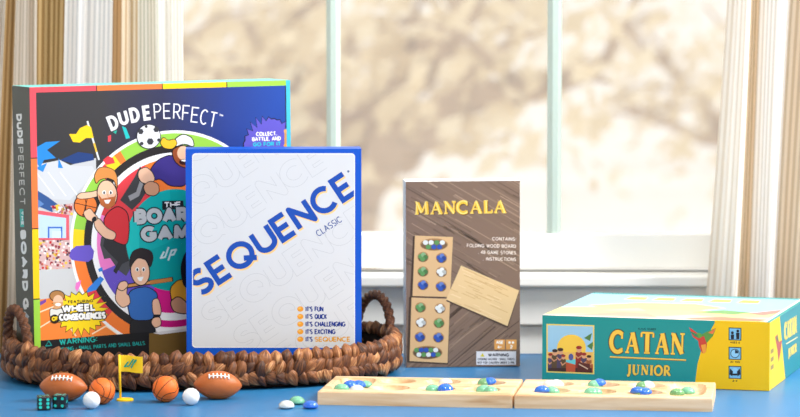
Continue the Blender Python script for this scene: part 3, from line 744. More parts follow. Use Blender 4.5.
# wood print: grain falls to the right above, rises to the right below, meeting along a plank joint
p.poly([(400, 176), (525, 176), (525, 372), (400, 372)], (126, 104, 90)); p.layer()
for i in range(170):
    c = lerpc((96, 78, 66), (162, 138, 118), rnd.random()); x = rnd.uniform(330, 520); y = 176+rnd.uniform(-10, 110); L_ = rnd.uniform(20, 70); w = rnd.uniform(.6, 1.8)
    q = [(x, y), (x+L_, y+L_*.58)]
    for s4 in strip(q, w):
        s5 = clip_poly(s4, [(400, 176), (525, 176), (525, 268), (452, 292), (400, 260)])
        if s5: p.raw(s5, c)
p.layer()
for i in range(150):
    c = lerpc((92, 74, 64), (150, 126, 106), rnd.random()); x = rnd.uniform(380, 520); y = rnd.uniform(276, 420); L_ = rnd.uniform(16, 60); w = rnd.uniform(.6, 1.6)
    for s4 in strip([(x, y), (x+L_, y-L_*.85)], w):
        s5 = clip_poly(s4, [(400, 262), (452, 293), (525, 270), (525, 372), (400, 372)])
        if s5: p.raw(s5, c)
p.stroke([(452, 345), (520, 296)], .8, (150, 128, 110)); p.stroke([(450, 372), (523, 318)], .8, (84, 68, 58))
for tt, c, dx in (('MANCALA', (96, 66, 30), .8), ('MANCALA', (236, 190, 62), 0)):
    p.layer('title'); p.text(tt, 413.5+dx, 215.4+dx, 14.4, c, 94, 1.0, 3.6, .14, serif=True)
p.text('MANCALA', 414, 215.0, 13.8, (250, 222, 130), 93, 1.0, 1.1, .16, serif=True)
p.layer('contents_list')
for i, t in enumerate(('CONTAINS:', '. FOLDING WOOD BOARD', '. 48 GAME STONES', '. INSTRUCTIONS')):
    wd = (24, 52, 38, 33)[i]; p.text(t, 516-wd, 240.5+6.7*i, 3.6, (226, 214, 204), wd, -1, .65, .3)
# pictured board, two halves
p.layer('cover_art')
WD, WDd = (216, 180, 132), (170, 128, 84)
p.poly([(413, 236), (453, 237), (449, 298), (410, 297)], (70, 54, 44)); p.poly([(415, 235.5), (453, 237), (450, 297), (412.5, 296)], WD)
p.poly([(409, 297), (450, 299), (448, 364.5), (407, 362.5)], (70, 54, 44)); p.poly([(411.5, 297.5), (450, 299), (447.5, 363), (409.5, 361)], WD)
GRN, BLU, WHT = (92, 150, 88), (44, 84, 176), (222, 228, 226)
def pit(cx, cy, cols, rx=5.6, ry=5.2):
    p.ell(cx, cy, rx, ry, WDd); p.ell(cx, cy+.6, rx-.7, ry-.9, (110, 84, 60))
    for c, (dx, dy) in zip(cols, ((-2.5, -.6), (.4, -2.3), (2.5, .2), (-.4, 2.2))):
        p.ell(cx+dx, cy+dy, 2.4, 2.3, c); p.ell(cx+dx-.7, cy+dy-.8, .8, .7, lerpc(c, (255, 255, 255), .6), lay=False) if False else None
p.ell(434, 244.5, 14, 6.2, WDd); p.ell(434, 245, 13, 5, (120, 92, 66))
for i, c in enumerate((WHT, GRN, WHT, BLU, GRN, BLU, WHT)): p.ell(425.5+i*2.8, 242.5+(i % 2)*4.4, 2.6, 2.4, c)
for (x, y), c in zip(((423, 257), (441.5, 258), (423, 271.5), (441.5, 272), (423, 285), (441, 286.5), (420.5, 307.5), (440, 308.5), (421, 322.5), (439, 323), (420, 337), (438.5, 337.5)), (GRN, BLU, GRN, WHT, BLU, BLU, GRN, WHT, WHT, GRN, BLU, BLU)): pit(x, y, [c, lerpc(c, (255, 255, 255), .25), lerpc(c, (0, 0, 0), .2), c])
p.ell(427.5, 352.5, 15, 6.8, WDd); p.ell(427.5, 352.8, 14.2, 6, (100, 78, 58))
for i, c in enumerate((GRN, WHT, BLU, GRN, BLU, WHT, GRN, BLU, WHT, GRN)): p.ell(416.5+i*2.4, 350+(i % 2)*4.6, 2.5, 2.3, c)
p.poly([(446, 301), (461, 266.5), (519, 291.5), (508, 328)], (84, 66, 56)); p.poly([(446, 299.5), (461, 265.5), (519, 290.5), (507.5, 326)], (226, 196, 146)); p.layer()
for i in range(40):
    t = rnd.random(); q0 = (446+15*t, 299.5-34*t); q1 = (507.5+11.5*t, 326-35.5*t); a0 = rnd.uniform(0, .7); a1 = a0+rnd.uniform(.1, .3)
    for s4 in strip([(q0[0]+(q1[0]-q0[0])*a, q0[1]+(q1[1]-q0[1])*a) for a in (a0, a1)], .7): p.raw(s4, rnd.choice([(208, 172, 120), (236, 208, 162)]))
for x in (494.3, 506): 
    p.layer('icon|%d' % (x > 500))
    p.poly([(x, 339.5), (x+10.6, 339.5), (x+10.6, 349.5), (x, 349.5)], (222, 160, 88))
p.layer('icon|0'); p.text('AGE', 496, 344, 3.4, (250, 244, 232), 7.4, 0, .9, .25); p.text('6+', 497.5, 348.4, 3, (250, 244, 232), 4.5, 0, .9, .25)
p.layer('icon|1'); p.ell(509.5, 342.5, 1.3, 1.3, (250, 244, 232)); p.ell(513, 342.5, 1.3, 1.3, (250, 244, 232)); p.text('2', 510, 348.6, 3.6, (250, 244, 232), 2.6, 0, .9)
p.layer('warning_label'); p.poly([(476.3, 351.3), (516, 351.3), (516, 364.8), (476.3, 364.8)], (222, 222, 226))
p.poly([(482.4, 353), (484.6, 356.6), (480.2, 356.6)], (210, 200, 40)); p.text('WARNING', 488, 356.6, 3.4, (70, 70, 76), 21, 0, .8, .28)
p.text('CHOKING HAZARD - SMALL PARTS.', 477.5, 360.3, 2.4, (96, 96, 102), 37.5, 0, .5, .3); p.text('NOT FOR CHILDREN UNDER 3 YRS.', 477.5, 363.8, 2.4, (96, 96, 102), 37.5, 0, .5, .3)
p.build(mc, {'title': 'gold seriffed title'})

# ================================================================== flat teal and yellow box
yc = -.28827; o_c = Vector((.39568, -.00234, 0)); CS, CH = .25039, .0737
Mr = Matrix.Translation(o_c) @ Matrix.Rotation(yc, 4, 'Z')
Mc = Mr @ Matrix.Translation((-CS, 0, 0.0004))
oc0 = Mc @ Vector((0, 0, 0))
ct = thing('board_game_box', oc0, 'flat square teal and yellow game box lying on the right of the table', 'game box', 'boxed games', rz=yc)
TEAL, YW = (32, 148, 146), (248, 198, 20)
mb = MB(); carton(mb, Mc, CS, CS, CH, [TEAL, (196, 224, 236), TEAL, TEAL, TEAL, (28, 132, 140)]); mb.build('box_lid', M_print, ct)
n_cf = Vector((sin(yc), -cos(yc), 0)); n_cr = Vector((cos(yc), sin(yc), 0))
def cpt(u, v, w): return proj(Mc @ Vector((u*CS, v*CS, w*CH)))
p = Print(oc0, n_cf); p.clip = [cpt(0, 0, 0), cpt(1, 0, 0), cpt(1, 0, 1), cpt(0, 0, 1)]
p.poly([(772, 300), (716, 300), (714.7, 323), (708, 335), (702, 348), (697.5, 364), (694, 392), (772, 396)], YW)
p.layer('picture_panel'); p.poly([(546.5, 323.8), (594.3, 325.2), (594.3, 374.3), (546.5, 372.3)], (240, 214, 110)); fr = [(547.8, 325.2), (593, 326.5), (593, 372.8), (547.8, 371)]
p.clip = fr
p.poly(fr, (160, 206, 232)); p.ell(571.5, 348, 14.5, 13.5, (252, 206, 78)); p.poly([(547, 352), (594, 352), (594, 375), (547, 373)], (244, 190, 96))
p.poly([(566, 360), (577, 359), (577, 367), (566, 366)], (110, 206, 206)); p.poly([(547, 364), (566, 362), (580, 366), (594, 364), (594, 375), (547, 373)], (196, 86, 54)); p.ell(571, 357, 2.4, 3.4, (90, 92, 150))
for x, y, s_ in ((550.5, 358, 1), (555, 355, 1.2), (560.5, 354, 1.25), (563.5, 359, .9), (579, 352, 1.25), (584, 358, 1.1), (589, 360, 1)):
    cc = rnd.choice([(150, 52, 44), (96, 74, 50), (168, 96, 56), (84, 70, 96), (120, 60, 44)])
    p.poly([(x-2.6*s_, y), (x+2.6*s_, y), (x+3*s_, 372), (x-3*s_, 372)], cc); p.stroke([(x-3*s_, y+3), (x-1, y+6), (x+2.6*s_, y+3.4)], 1.1, (214, 150, 110)); p.poly([(x-2.9*s_, 368), (x+2.9*s_, 368), (x+3*s_, 373), (x-3*s_, 373)], (70, 48, 44)); p.ell(x, y-2*s_, 2.1*s_, 2.5*s_, (226, 168, 126)); p.ell(x, y-3.6*s_, 2.3*s_, 1.4*s_, rnd.choice([(80, 40, 36), (160, 50, 44), (60, 44, 40)]))
p.poly([(578, 362), (590, 364), (590, 372), (577, 372)], (96, 44, 36)); p.stroke([(579, 364), (588, 369)], 1.2, (214, 180, 150))
for q in ([(584, 338), (592, 333), (590, 341)], [(587, 346), (594, 341), (592, 350)]): p.poly(q, (84, 130, 70))
p.clip = [cpt(0, 0, 0), cpt(1, 0, 0), cpt(1, 0, 1), cpt(0, 0, 1)]
p.layer('title')
for c, w, d_ in (((20, 92, 92), 6.4, 1.2), ((140, 84, 20), 5.2, .6), ((250, 204, 78), 4.0, 0)):
    p.text('CATAN', 608.8-d_, 353.6+d_, 24.0+2*d_, c, 77+2*d_, -1.9, w, .15, serif=True)
p.stroke([(610, 357), (686, 360.2)], 1.9, (150, 96, 30)); p.stroke([(610, 356.8), (686, 360)], 1.2, (248, 206, 96))
p.layer('subtitle')
for c, w, d_ in (((20, 84, 84), 3.6, .6), ((248, 200, 76), 2.4, 0)):
    p.text('JUNIOR', 626-d_, 375.2+d_, 11.6+2*d_, c, 45+2*d_, -1.9, w, .22, serif=True)
p.layer('author_line'); p.text('KLAUS TEUBER', 638, 329.8, 2.2, (16, 90, 90), 18, -1.9, .5, .25)
p.layer('parrot')
# parrot
p.poly([(689, 327), (696, 332), (702, 338), (700, 342), (693, 337)], (214, 66, 58)); p.poly([(699, 336), (706, 332), (716, 328), (713, 336), (706, 344)], (96, 150, 70)); p.poly([(708, 333), (716, 328), (713, 334)], (230, 120, 70))
p.poly([(698, 338), (704, 336), (707, 344), (706, 352), (702, 353), (699, 346)], (206, 70, 56)); p.poly([(701, 345), (706, 344), (706, 352), (703, 354)], (240, 160, 60)); p.ell(699, 335.5, 3, 2.6, (96, 160, 70)); p.poly([(690, 331), (697, 334), (699, 338), (694, 336)], (70, 130, 90))
# three icons
for i, y in enumerate((334, 353.4, 372.4)):
    p.layer('icon|%d' % i); s_ = 6.4; p.poly([(735-s_, y-s_-.2), (735+s_, y-s_+.2), (735+s_, y+s_+.2), (735-s_, y+s_-.2)], (60, 62, 60)); s_ = 5.5
    p.poly([(735-s_, y-s_-.2), (735+s_, y-s_+.2), (735+s_, y+s_+.2), (735-s_, y+s_-.2)], (124, 190, 226))
    if i == 0:
        for dx, h in ((-2.6, 0), (2.8, -1.8)):
            p.ell(735+dx, y-1.2+h, 1.4, 1.5, (30, 34, 40)); p.poly([(735+dx-1.8, y+.5+h), (735+dx+1.8, y+.5+h), (735+dx+1.5, y+5.2), (735+dx-1.5, y+5.2)], (30, 34, 40))
    elif i == 1:
        p.ell(735, y, 4.6, 4.6, (40, 60, 76)); p.ell(735, y, 3.9, 3.9, (150, 208, 238)); p.poly([(735, y), (735, y-3.8), (737.8, y-2.6), (738.6, y-.2)], (40, 60, 76))
    else:
        p.ell(735, y-1.8, 3, 2.6, (150, 208, 238)); p.poly([(730, y-4), (733, y-1), (732.5, y+4), (729.6, y+2)], (30, 34, 40)); p.poly([(740, y-4), (737, y-1), (737.5, y+4), (740.4, y+2)], (30, 34, 40)); p.poly([(732, y+1.2), (738, y+1.2), (737, y+3), (733, y+3)], (30, 34, 40))
    p.text(('AGES 6', '30 MIN', '2-4')[i], 735-(5, 5, 2.6)[i], y+9.4, 2.2, (150, 110, 20) if i < 2 else (70, 60, 20), (10, 10, 5.2)[i], -1.8, .6, .3)
p.build(ct, {'title': 'gold seriffed lettering', 'parrot': 'flying red and green parrot', 'picture_panel': 'small framed picture of figures before a setting sun'})
# right-hand side
p = Print(oc0+n_cr*CS, n_cr); p.o = Mc @ Vector((CS, 0, 0)); p.cur = 'side_art'
p.clip = [cpt(1, 0, 0), cpt(1, 1, 0), cpt(1, 1, 1), cpt(1, 0, 1)]
p.poly([(768, 324), (768, 396), (785.5, 381), (782, 345), (779.4, 312)], YW)
p.stroke([(783.5, 336), (790.5, 323)], .1, TEAL)
def sk(t, x0, y0, x1, y1, h, w, c, serif=True):
    # lettering that follows the receding edge: sheared so stems stay upright
    p.layer(); GG = SG if serif else G; tot = sum(GG[k][0] for k in t)+.12*(len(t)-1); pen = 0
    for k in t:
        gw, sts = GG[k]
        for st in sts:
            st, wf = st if serif else (st, 1)
            pts = []
            for gx, gy in st:
                f = (pen+gx)/tot; pts.append((x0+(x1-x0)*f, y0+(y1-y0)*f-gy*h))
            for q4 in strip(pts, w*wf): p.raw(q4, c)
        pen += gw+.12
sk('CATAN', 784.8, 340, 796.5, 332.5, 17, 1.5, (226, 198, 90)); p.stroke([(786, 344), (797.5, 337)], 1.1, (214, 206, 150)); sk('JUNIOR', 788.5, 357.5, 796.5, 351.5, 8.5, .9, (226, 198, 90))
p.poly([(775, 337), (777.5, 334), (779, 342), (782, 340), (780.5, 352), (778.5, 362), (777.3, 350)], (170, 70, 60)); p.poly([(776, 338), (777.5, 335), (778.5, 343)], (60, 110, 70))
for y in (350, 358, 366): p.poly([(770.6, y), (773.6, y-2.4), (773.6, y+2), (770.6, y+4.4)], (150, 130, 60))
p.build(ct)
# top cover
p = Print(oc0+Vector((0, 0, CH)), (0, 0, 1)); p.cur = 'top_art'; p.clip = [cpt(0, 0, 1), cpt(1, 0, 1), cpt(1, 1, 1), cpt(0, 1, 1)]
def top(pts, c): p.poly([cpt(u, v, 1) for u, v in pts], c)
top([(0, 0), (1, 0), (1, 1), (0, 1)], (150, 204, 228))
top([(.0, .34), (.2, .42), (.5, .40), (.85, .36), (1, .42), (1, 0), (0, 0)], (246, 222, 140)); top([(.1, .45), (.3, .62), (.55, .64), (.72, .5), (.6, .36), (.2, .36)], (252, 226, 132))
top([(.0, .05), (.25, .16), (.5, .10), (.62, .2), (.8, .12), (1, .2), (1, 0), (0, 0)], (224, 196, 176)); top([(.12, .06), (.3, .24), (.42, .22), (.5, .06)], (206, 160, 136)); top([(.62, .05), (.76, .16), (.97, .10), (.95, .02), (.66, .02)], (176, 130, 104))
top([(.6, .3), (.72, .42), (.86, .36), (.8, .26)], (110, 160, 96)); top([(.84, .3), (.96, .5), (.99, .4), (.93, .26)], (196, 130, 120)); top([(.2, .26), (.34, .4), (.4, .3)], (236, 200, 170))
for i in range(5): top([(.2+.13*i, .74), (.3+.13*i, .74), (.29+.13*i, .86), (.21+.13*i, .86)], (250, 220, 96))
top([(.0, .95), (1, .95), (1, 1), (0, 1)], (40, 150, 150))
p.layer(); p.poly([cpt(0, 0, 1), cpt(1, 0, 1), cpt(1, .012, 1), cpt(0, .012, 1)], (244, 240, 226)); p.poly([cpt(.75, 0, 1), cpt(1, 0, 1), cpt(1, .02, 1), cpt(.76, .015, 1)], YW)
p.poly([cpt(.985, 0, 1), cpt(1, 0, 1), cpt(1, 1, 1), cpt(.985, 1, 1)], (40, 150, 150)); p.poly([cpt(.97, .02, 1), cpt(.985, .0, 1), cpt(.985, 1, 1), cpt(.975, 1, 1)], (244, 240, 226))
p.build(ct)
# ================================================================== mancala board
m, nt, b = newmat('pale_beech_wood'); M_wood = m
tc = N(nt, 'ShaderNodeTexCoord'); mp = N(nt, 'ShaderNodeMapping'); mp.inputs['Scale'].default_value = (6, 60, 60); nt.links.new(tc.outputs['Object'], mp.inputs[0])
nz = N(nt, 'ShaderNodeTexNoise'); nz.inputs['Scale'].default_value = 1.6; nz.inputs['Detail'].default_value = 6; nz.inputs['Distortion'].default_value = .6; nt.links.new(mp.outputs[0], nz.inputs['Vector'])
cr = N(nt, 'ShaderNodeValToRGB'); e = cr.color_ramp.elements; e[0].position = .28; e[0].color = lin((198, 146, 98)); e[1].position = .62; e[1].color = lin((238, 206, 168)); q = e.new(.45); q.color = lin((224, 186, 142))
nt.links.new(nz.outputs['Fac'], cr.inputs[0]); nt.links.new(cr.outputs[0], b.inputs['Base Color']); b.inputs['Roughness'].default_value = .42; b.inputs['Specular IOR Level'].default_value = .4
YB = radians(-7.4); CB = Vector((.1246, -.0715, 0)); LB, WBd, TB = .2030, .122, .0145
gap = .0022; DB = .0090
PX = [.072, .120, .168]                        # pit columns from the store end
def board_h(x, y):
    """x from the store end (0..LB), y from the front edge (0..WBd)"""
    d = 0
    for c in PX:
        for r in (.034, .088):
            t = ((x-c)/.0195)**2+((y-r)/.0195)**2
            if t < 1: d = max(d, DB*min(1, (1-t)**.42*1.08))
    t = (abs(x-.029)/.0200)**4+(abs(y-.061)/.048)**4
    if t < 1: d = max(d, DB*min(1, (1-t)**.42*1.1))
    ed = min(x, y, LB-x, WBd-y); rr = .0022
    z = TB-d
    if ed < rr: z -= rr-sqrt(max(0, rr*rr-(rr-ed)**2))
    return z
bd = thing('mancala_board', CB, 'open wooden folding mancala board with round pits of glass gems, at the front', 'game board', rz=YB)
MBd = Matrix.Translation(CB) @ Matrix.Rotation(YB, 4, 'Z')
def b_local(side, x, y):      # side -1 left half, +1 right half
    return Vector((side*(gap/2+LB-x), y-WBd/2, 0))
for side in (-1, 1):
    mb = MB(); nx, ny = 168, 102; vs = []; fs = []
    def gridpos(i, n, L):
        return L*i/n
    ex = [0, .0004, .001, .0016, .0022]
    xs = ex+[.0022+(LB-.0044)*i/nx for i in range(1, nx)]+[LB-v for v in ex[::-1]]
    ys_ = ex+[.0022+(WBd-.0044)*i/ny for i in range(1, ny)]+[WBd-v for v in ex[::-1]]
    for y in ys_:
        for x in xs:
            l = b_local(side, x, y); l.z = board_h(x, y); vs.append(MBd @ l)
    A, B_ = len(xs), len(ys_)
    for j in range(B_-1):
        for i in range(A-1):
            f = (j*A+i, j*A+i+1, (j+1)*A+i+1, (j+1)*A+i); fs.append(f if side < 0 else f[::-1])
    per = [i for i in range(A)]+[j*A+A-1 for j in range(1, B_)]+[(B_-1)*A+i for i in range(A-2, -1, -1)]+[j*A for j in range(B_-2, 0, -1)]
    base = len(vs); vs += [Vector((vs[i].x, vs[i].y, .0)) for i in per]; n = len(per)
    for k in range(n):
        f = (per[k], base+k, base+(k+1) % n, per[(k+1) % n]); fs.append(f if side < 0 else f[::-1])
    fs.append(tuple(base+k for k in range(n)) if side > 0 else tuple(base+k for k in range(n-1, -1, -1)))
    mb.add(vs, fs); o = mb.build('board_half', M_wood, bd, smooth=True)
    md = o.modifiers.new('edges', 'EDGE_SPLIT'); md.split_angle = radians(50)
M_brass = mat('dull_brass', (150, 120, 70), .4, .5, Metallic=.8)
for yv in (.03, .092):
    mb = MB(); c = MBd @ Vector((0, yv-WBd/2, .0045)); ax = (MBd.to_3x3() @ Vector((0, 1, 0)))
    mb.tube([c-ax*.009, c+ax*.009], .0024, n=10); mb.build('hinge', M_brass, bd, smooth=True)

# ------------------------------------------------------------------ glass gems
def glass(name, c, tr):
    return mat(name, c, .08, .6, **{'Transmission Weight': tr, 'IOR': 1.45, 'Coat Weight': .4, 'Coat Roughness': .03})
MG = {'blue': glass('blue_glass', (36, 112, 226), .12), 'mint': glass('mint_glass', (132, 208, 168), .25), 'green': glass('green_glass', (120, 178, 120), .25), 'white': glass('milky_glass', (232, 238, 236), .2)}
gem_me = {}
def gem_mesh(kind):
    if kind in gem_me: return gem_me[kind]
    mb = MB()
    def fn(v):
        z = v.z; return Vector((v.x*.0082, v.y*.0082, (z*.0062 if z > 0 else z*.0022)+.0022))
    mb.sphere((0, 0, 0), 1, 28, 16, fn=fn)
    o = mb.build('glass_gem', MG[kind], smooth=True); gem_me[kind] = o.data; bpy.data.objects.remove(o); return gem_me[kind]
rnd = random.Random(5)
def gem(kind, loc, label, group, tilt=(0, 0), sc=1.0):
    o = bpy.data.objects.new('glass_gem', gem_mesh(kind)); COL.objects.link(o); o.location = loc
    o.rotation_euler = (tilt[0], tilt[1], rnd.uniform(0, 6)); s_ = sc*rnd.uniform(.95, 1.05); o.scale = (s_, s_*rnd.uniform(.92, 1), s_)
    tag(o, label, 'glass gem', group)
gem('white', onz(286.5, 408.5, .0), 'white glass gem lying on the blue table, left of the board', 'loose gems on the table')
gem('mint', onz(297, 404.2, .0), 'mint green glass gem lying on the blue table, left of the board', 'loose gems on the table')
gem('blue', onz(310.5, 408.5, .0), 'blue glass gem lying on the blue table, left of the board', 'loose gems on the table')
CN = {'blue': 'blue', 'mint': 'mint green', 'green': 'leaf green', 'white': 'milky white'}
MBi = MBd.inverted()
# (kind, pixel column, pixel row, where, which)
GL = [('blue', 350.3, 386.5, 'the left end trough', 'left-hand '), ('blue', 358.5, 386.0, 'the left end trough', 'right-hand '), ('mint', 365.5, 384.6, 'the left end trough', 'right-hand '), ('mint', 341.5, 388.2, 'the left end trough', 'leftmost '), ('white', 357, 389.6, 'the left end trough', ''),
      ('white', 449.5, 381.2, 'the back pit second from the left trough', ''),
      ('blue', 495, 381.2, 'the back pit just left of the hinge', ''), ('green', 484, 382.6, 'the back pit just left of the hinge', ''),
      ('mint', 430.5, 388.4, 'the front pit second from the left trough', ''), ('blue', 448.5, 390.2, 'the front pit second from the left trough', ''),
      ('mint', 485.5, 389.0, 'the front pit just left of the hinge', 'left-hand '), ('mint', 493, 390.8, 'the front pit just left of the hinge', 'right-hand '),
      ('white', 541.5, 383.2, 'the back pit just right of the hinge', 'left-hand '), ('white', 557, 383.8, 'the back pit just right of the hinge', 'right-hand '),
      ('blue', 536, 391.8, 'the front pit just right of the hinge', ''), ('mint', 552, 391.2, 'the front pit just right of the hinge', ''),
      ('mint', 584, 383.4, 'the back pit in the middle of the right half', ''), ('blue', 598, 383.4, 'the back pit in the middle of the right half', ''),
      ('mint', 579.5, 390.2, 'the front pit in the middle of the right half', 'left-hand '), ('mint', 595, 392.0, 'the front pit in the middle of the right half', 'right-hand '),
      ('green', 634, 382.6, 'the back pit beside the right end trough', ''), ('white', 650, 384.0, 'the back pit beside the right end trough', ''),
      ('blue', 627, 391.2, 'the front pit beside the right end trough', 'left-hand '), ('green', 635, 391.0, 'the front pit beside the right end trough', ''), ('blue', 645, 393.2, 'the front pit beside the right end trough', 'right-hand '),
      ('green', 677, 392.6, 'the right end trough', ''), ('mint', 688, 391.0, 'the right end trough', '')]
for kind, x, y, where, which in GL:
    q = onz(x, y, .0125); l = MBi @ q; side = -1 if l.x < 0 else 1
    bx_, by_ = LB+gap/2-abs(l.x), l.y+WBd/2
    cx_, cy_ = min([(c, rr) for c in PX for rr in (.034, .088)], key=lambda c: (c[0]-bx_)**2+(c[1]-by_)**2)
    if bx_ > .052:                                   # settle it inside its pit
        ox, oy = bx_-cx_, by_-cy_; d = sqrt(ox*ox+oy*oy); k = min(1, .0098/max(d, 1e-6)); bx_, by_ = cx_+ox*k, cy_+oy*k
    l2 = b_local(side, bx_, by_); q = MBd @ l2
    gx = (board_h(bx_+.005, by_)-board_h(bx_-.005, by_))/.010*(1 if side < 0 else -1); gy = (board_h(bx_, by_+.005)-board_h(bx_, by_-.005))/.010
    gx, gy = max(-.25, min(.25, gx)), max(-.25, min(.25, gy))
    z = board_h(bx_, by_)+.0034+(.0016 if kind == 'blue' else 0)
    gem(kind, (q.x, q.y, z), '%s%s gem in %s' % (which, CN[kind], where), 'glass gems in the board pits', (gy, -gx))

# ================================================================== small toys in front of the basket
M_fb = mat('brown_football_rubber', (184, 98, 42), .42, .45, bump=.25, bscale=900)
M_lace = mat('white_lace', (244, 244, 240), .5, .4)
M_bb = mat('orange_basketball_rubber', (238, 112, 36), .45, .4, bump=.35, bscale=1200)
M_seam = mat('black_seam', (34, 24, 20), .6, .3)
def at_ball(x, y, r): return onz(x, y, r)
def football(px, py, ang, label, first=None):
    r, hl = .0147, .0255
    c = onz(px, py, r*.96+.0006)
    t = thing('football', c, label, 'toy football', 'little sports balls')
    R = Matrix.Rotation(ang[2], 4, 'Z') @ Matrix.Rotation(ang[1], 4, 'Y') @ Matrix.Rotation(ang[0], 4, 'X')
    def rad(u): return r*max(0.0, 1-abs(u)**2.15)**.78+.0004
    mb = MB(); nu, nv = 40, 28; vs = []; fs = []
    for i in range(nu+1):
        u = -1+2*i/nu; u = sin(u*pi/2)
        for k in range(nv): a = 2*pi*k/nv; vs.append(c+R @ Vector((u*hl, rad(u)*cos(a), rad(u)*sin(a))))
    for i in range(nu):
        for k in range(nv): fs.append((i*nv+k, i*nv+(k+1) % nv, (i+1)*nv+(k+1) % nv, (i+1)*nv+k))
    fs += [tuple(range(nv-1, -1, -1)), tuple(nu*nv+k for k in range(nv))]
    mb.add(vs, fs); mb.build('ball_body', M_fb, t, smooth=True)
    mb = MB()
    def sp_(u, a, lift=.0005): rr = rad(u)+lift; return c+R @ Vector((u*hl, rr*cos(a), rr*sin(a)))
    a0 = 2.38                                             # laces on the upper front
    mb.tube([sp_(-.42+.84*i/10, a0) for i in range(11)], .00062, n=8)
    for i in range(6):
        u = -.40+.8*i/5; mb.tube([sp_(u, a0-.2+.4*j/4, .0007) for j in range(5)], .00075, n=8)
    mb.build('laces', M_lace, t, smooth=True)
    mb = MB()
    for a in (a0+pi/2, a0-pi/2, a0+pi):
        mb.tube([sp_(sin((-1+2*i/24)*1.5), a, .00002) for i in range(25)], .00022, n=6)
    mb.build('seam', mat('dark_brown_seam', (120, 62, 30), .6, .3), t, smooth=True)
football(63.5, 387.0, (-.05, .03, -.10), 'brown toy football at the left, behind the black dice')
football(217.8, 385.0, (-.05, .05, .14), 'brown toy football at the right, beside a white ball')
def basketball(px, py, rot, label):
    r = .01375; c = onz(px, py, r); t = thing('basketball', c, label, 'toy basketball', 'little sports balls')
    from mathutils import Euler
    R = Euler(rot).to_matrix()
    mb = MB(); mb.sphere(c, r, 40, 24); mb.build('ball_body', M_bb, t, smooth=True)
    mb = MB(); n = 48; rr = r*1.0005
    def ringp(f): mb.tube([c+R @ f(2*pi*i/n)*rr for i in range(n+1)], .00034, n=6, cap=False)
    ringp(lambda a: Vector((cos(a), sin(a), 0))); ringp(lambda a: Vector((0, sin(a), cos(a))))
    for sg in (-1, 1):
        def side(a, sg=sg):
            x = sg*(.62+.22*cos(2*a)*1.0); k = sqrt(1-x*x); return Vector((x, k*sin(a), k*cos(a)))
        ringp(side)
    mb.build('seam', M_seam, t, smooth=True)
basketball(102, 391, (.5, .35, .75), 'orange toy basketball at the left, between football and flag')
basketball(165.5, 389, (.55, .65, -.35), 'orange toy basketball at the right of the little yellow flag')
M_white = mat('white_ball_plastic', (240, 240, 240), .5, .4, bump=.5, bscale=500)
for px, py, label in ((91.5, 400.2, 'small white ball in front of the left basketball'), (191, 396.6, 'small white ball in front of the right football')):
    r = .0089; c = onz(px, py, r); mb = MB()
    mb.sphere(c, r, 36, 22); o = mb.build('white_ball', M_white, smooth=True, root=(c.x, c.y, 0)); tag(o, label, 'white ball', 'little sports balls')
# dice
M_die = mat('black_die_plastic', (22, 30, 32), .25, .5); M_pip = mat('teal_pip_paint', (40, 214, 196), .4, .4)
def die(px, py, s_, rz, front, top_, side, label):
    c = onz(px, py, s_/2); t = thing('die', (c.x, c.y, 0), label, 'die', 'black dice', rz=rz)
    M = Matrix.Translation((c.x, c.y, s_/2+.0003)) @ Matrix.Rotation(rz, 4, 'Z')
    mb = MB(); h = s_/2; mb.box(-h, h, -h, h, -h, h, M); mb.build('die_body', M_die, t, bevel=.0011)
    mb = MB(); g = s_*.27
    lay = {6: [(-1, -1), (-1, 0), (-1, 1), (1, -1), (1, 0), (1, 1)], 4: [(-1, -1), (-1, 1), (1, -1), (1, 1)], 5: [(-1, -1), (-1, 1), (1, -1), (1, 1), (0, 0)], 3: [(-1, -1), (0, 0), (1, 1)], 2: [(-1, -1), (1, 1)], 1: [(0, 0)]}
    def pips(n, U, V, Nn):
        for a, b_ in lay[n]:
            q = M @ (U*(a*g)+V*(b_*g)+Nn*(h+.00012)); Q = M.to_3x3()
            vs = [q+Q @ (U*cos(2*pi*i/14)+V*sin(2*pi*i/14))*(s_*.115) for i in range(14)]
            mb.add(vs, [tuple(range(14))])
    X_, Y_, Z_ = Vector((1, 0, 0)), Vector((0, 1, 0)), Vector((0, 0, 1))
    pips(front, X_, Z_, -Y_); pips(top_, X_, Y_, Z_); pips(side, Y_, Z_, X_); pips(side, Y_, Z_, -X_)
    mb.build('pips', M_pip, t)
die(43.9, 402.9, .0142, radians(9), 6, 3, 5, 'black die with teal pips showing six, left of the pair')
die(60.3, 401.6, .0138, radians(-7), 4, 5, 1, 'black die with teal pips showing four, right of the pair')
# flag
M_fy = mat('yellow_flag_plastic', (252, 208, 20), .4, .4)
fb = onz(125, 399.6, .001); fx = -.0048
fg = thing('toy_flag', (fb.x, fb.y, 0), 'little yellow flag on a round base in front of the basket', 'toy flag')
mb = MB(); n = 40; R0, h0 = .0089, .0016
vs = [(fb.x+R0*cos(2*pi*i/n), fb.y+R0*sin(2*pi*i/n), .0001) for i in range(n)]+[(fb.x+R0*cos(2*pi*i/n), fb.y+R0*sin(2*pi*i/n), h0) for i in range(n)]+[(fb.x+R0*.92*cos(2*pi*i/n), fb.y+R0*.92*sin(2*pi*i/n), h0+.0006) for i in range(n)]
mb.add(vs, [(i, (i+1) % n, n+(i+1) % n, n+i) for i in range(n)]+[(n+i, n+(i+1) % n, 2*n+(i+1) % n, 2*n+i) for i in range(n)]+[tuple(range(n-1, -1, -1)), tuple(2*n+i for i in range(n))]); mb.build('base', M_fy, fg)
mb = MB(); mb.tube([(fb.x+fx, fb.y, .001), (fb.x+fx-.0008, fb.y, .0485)], .0013, n=14); mb.build('pole', M_fy, fg, smooth=True)
mb = MB(); x0 = fb.x+fx-.0008; vs = []; fs = []; nn = 14
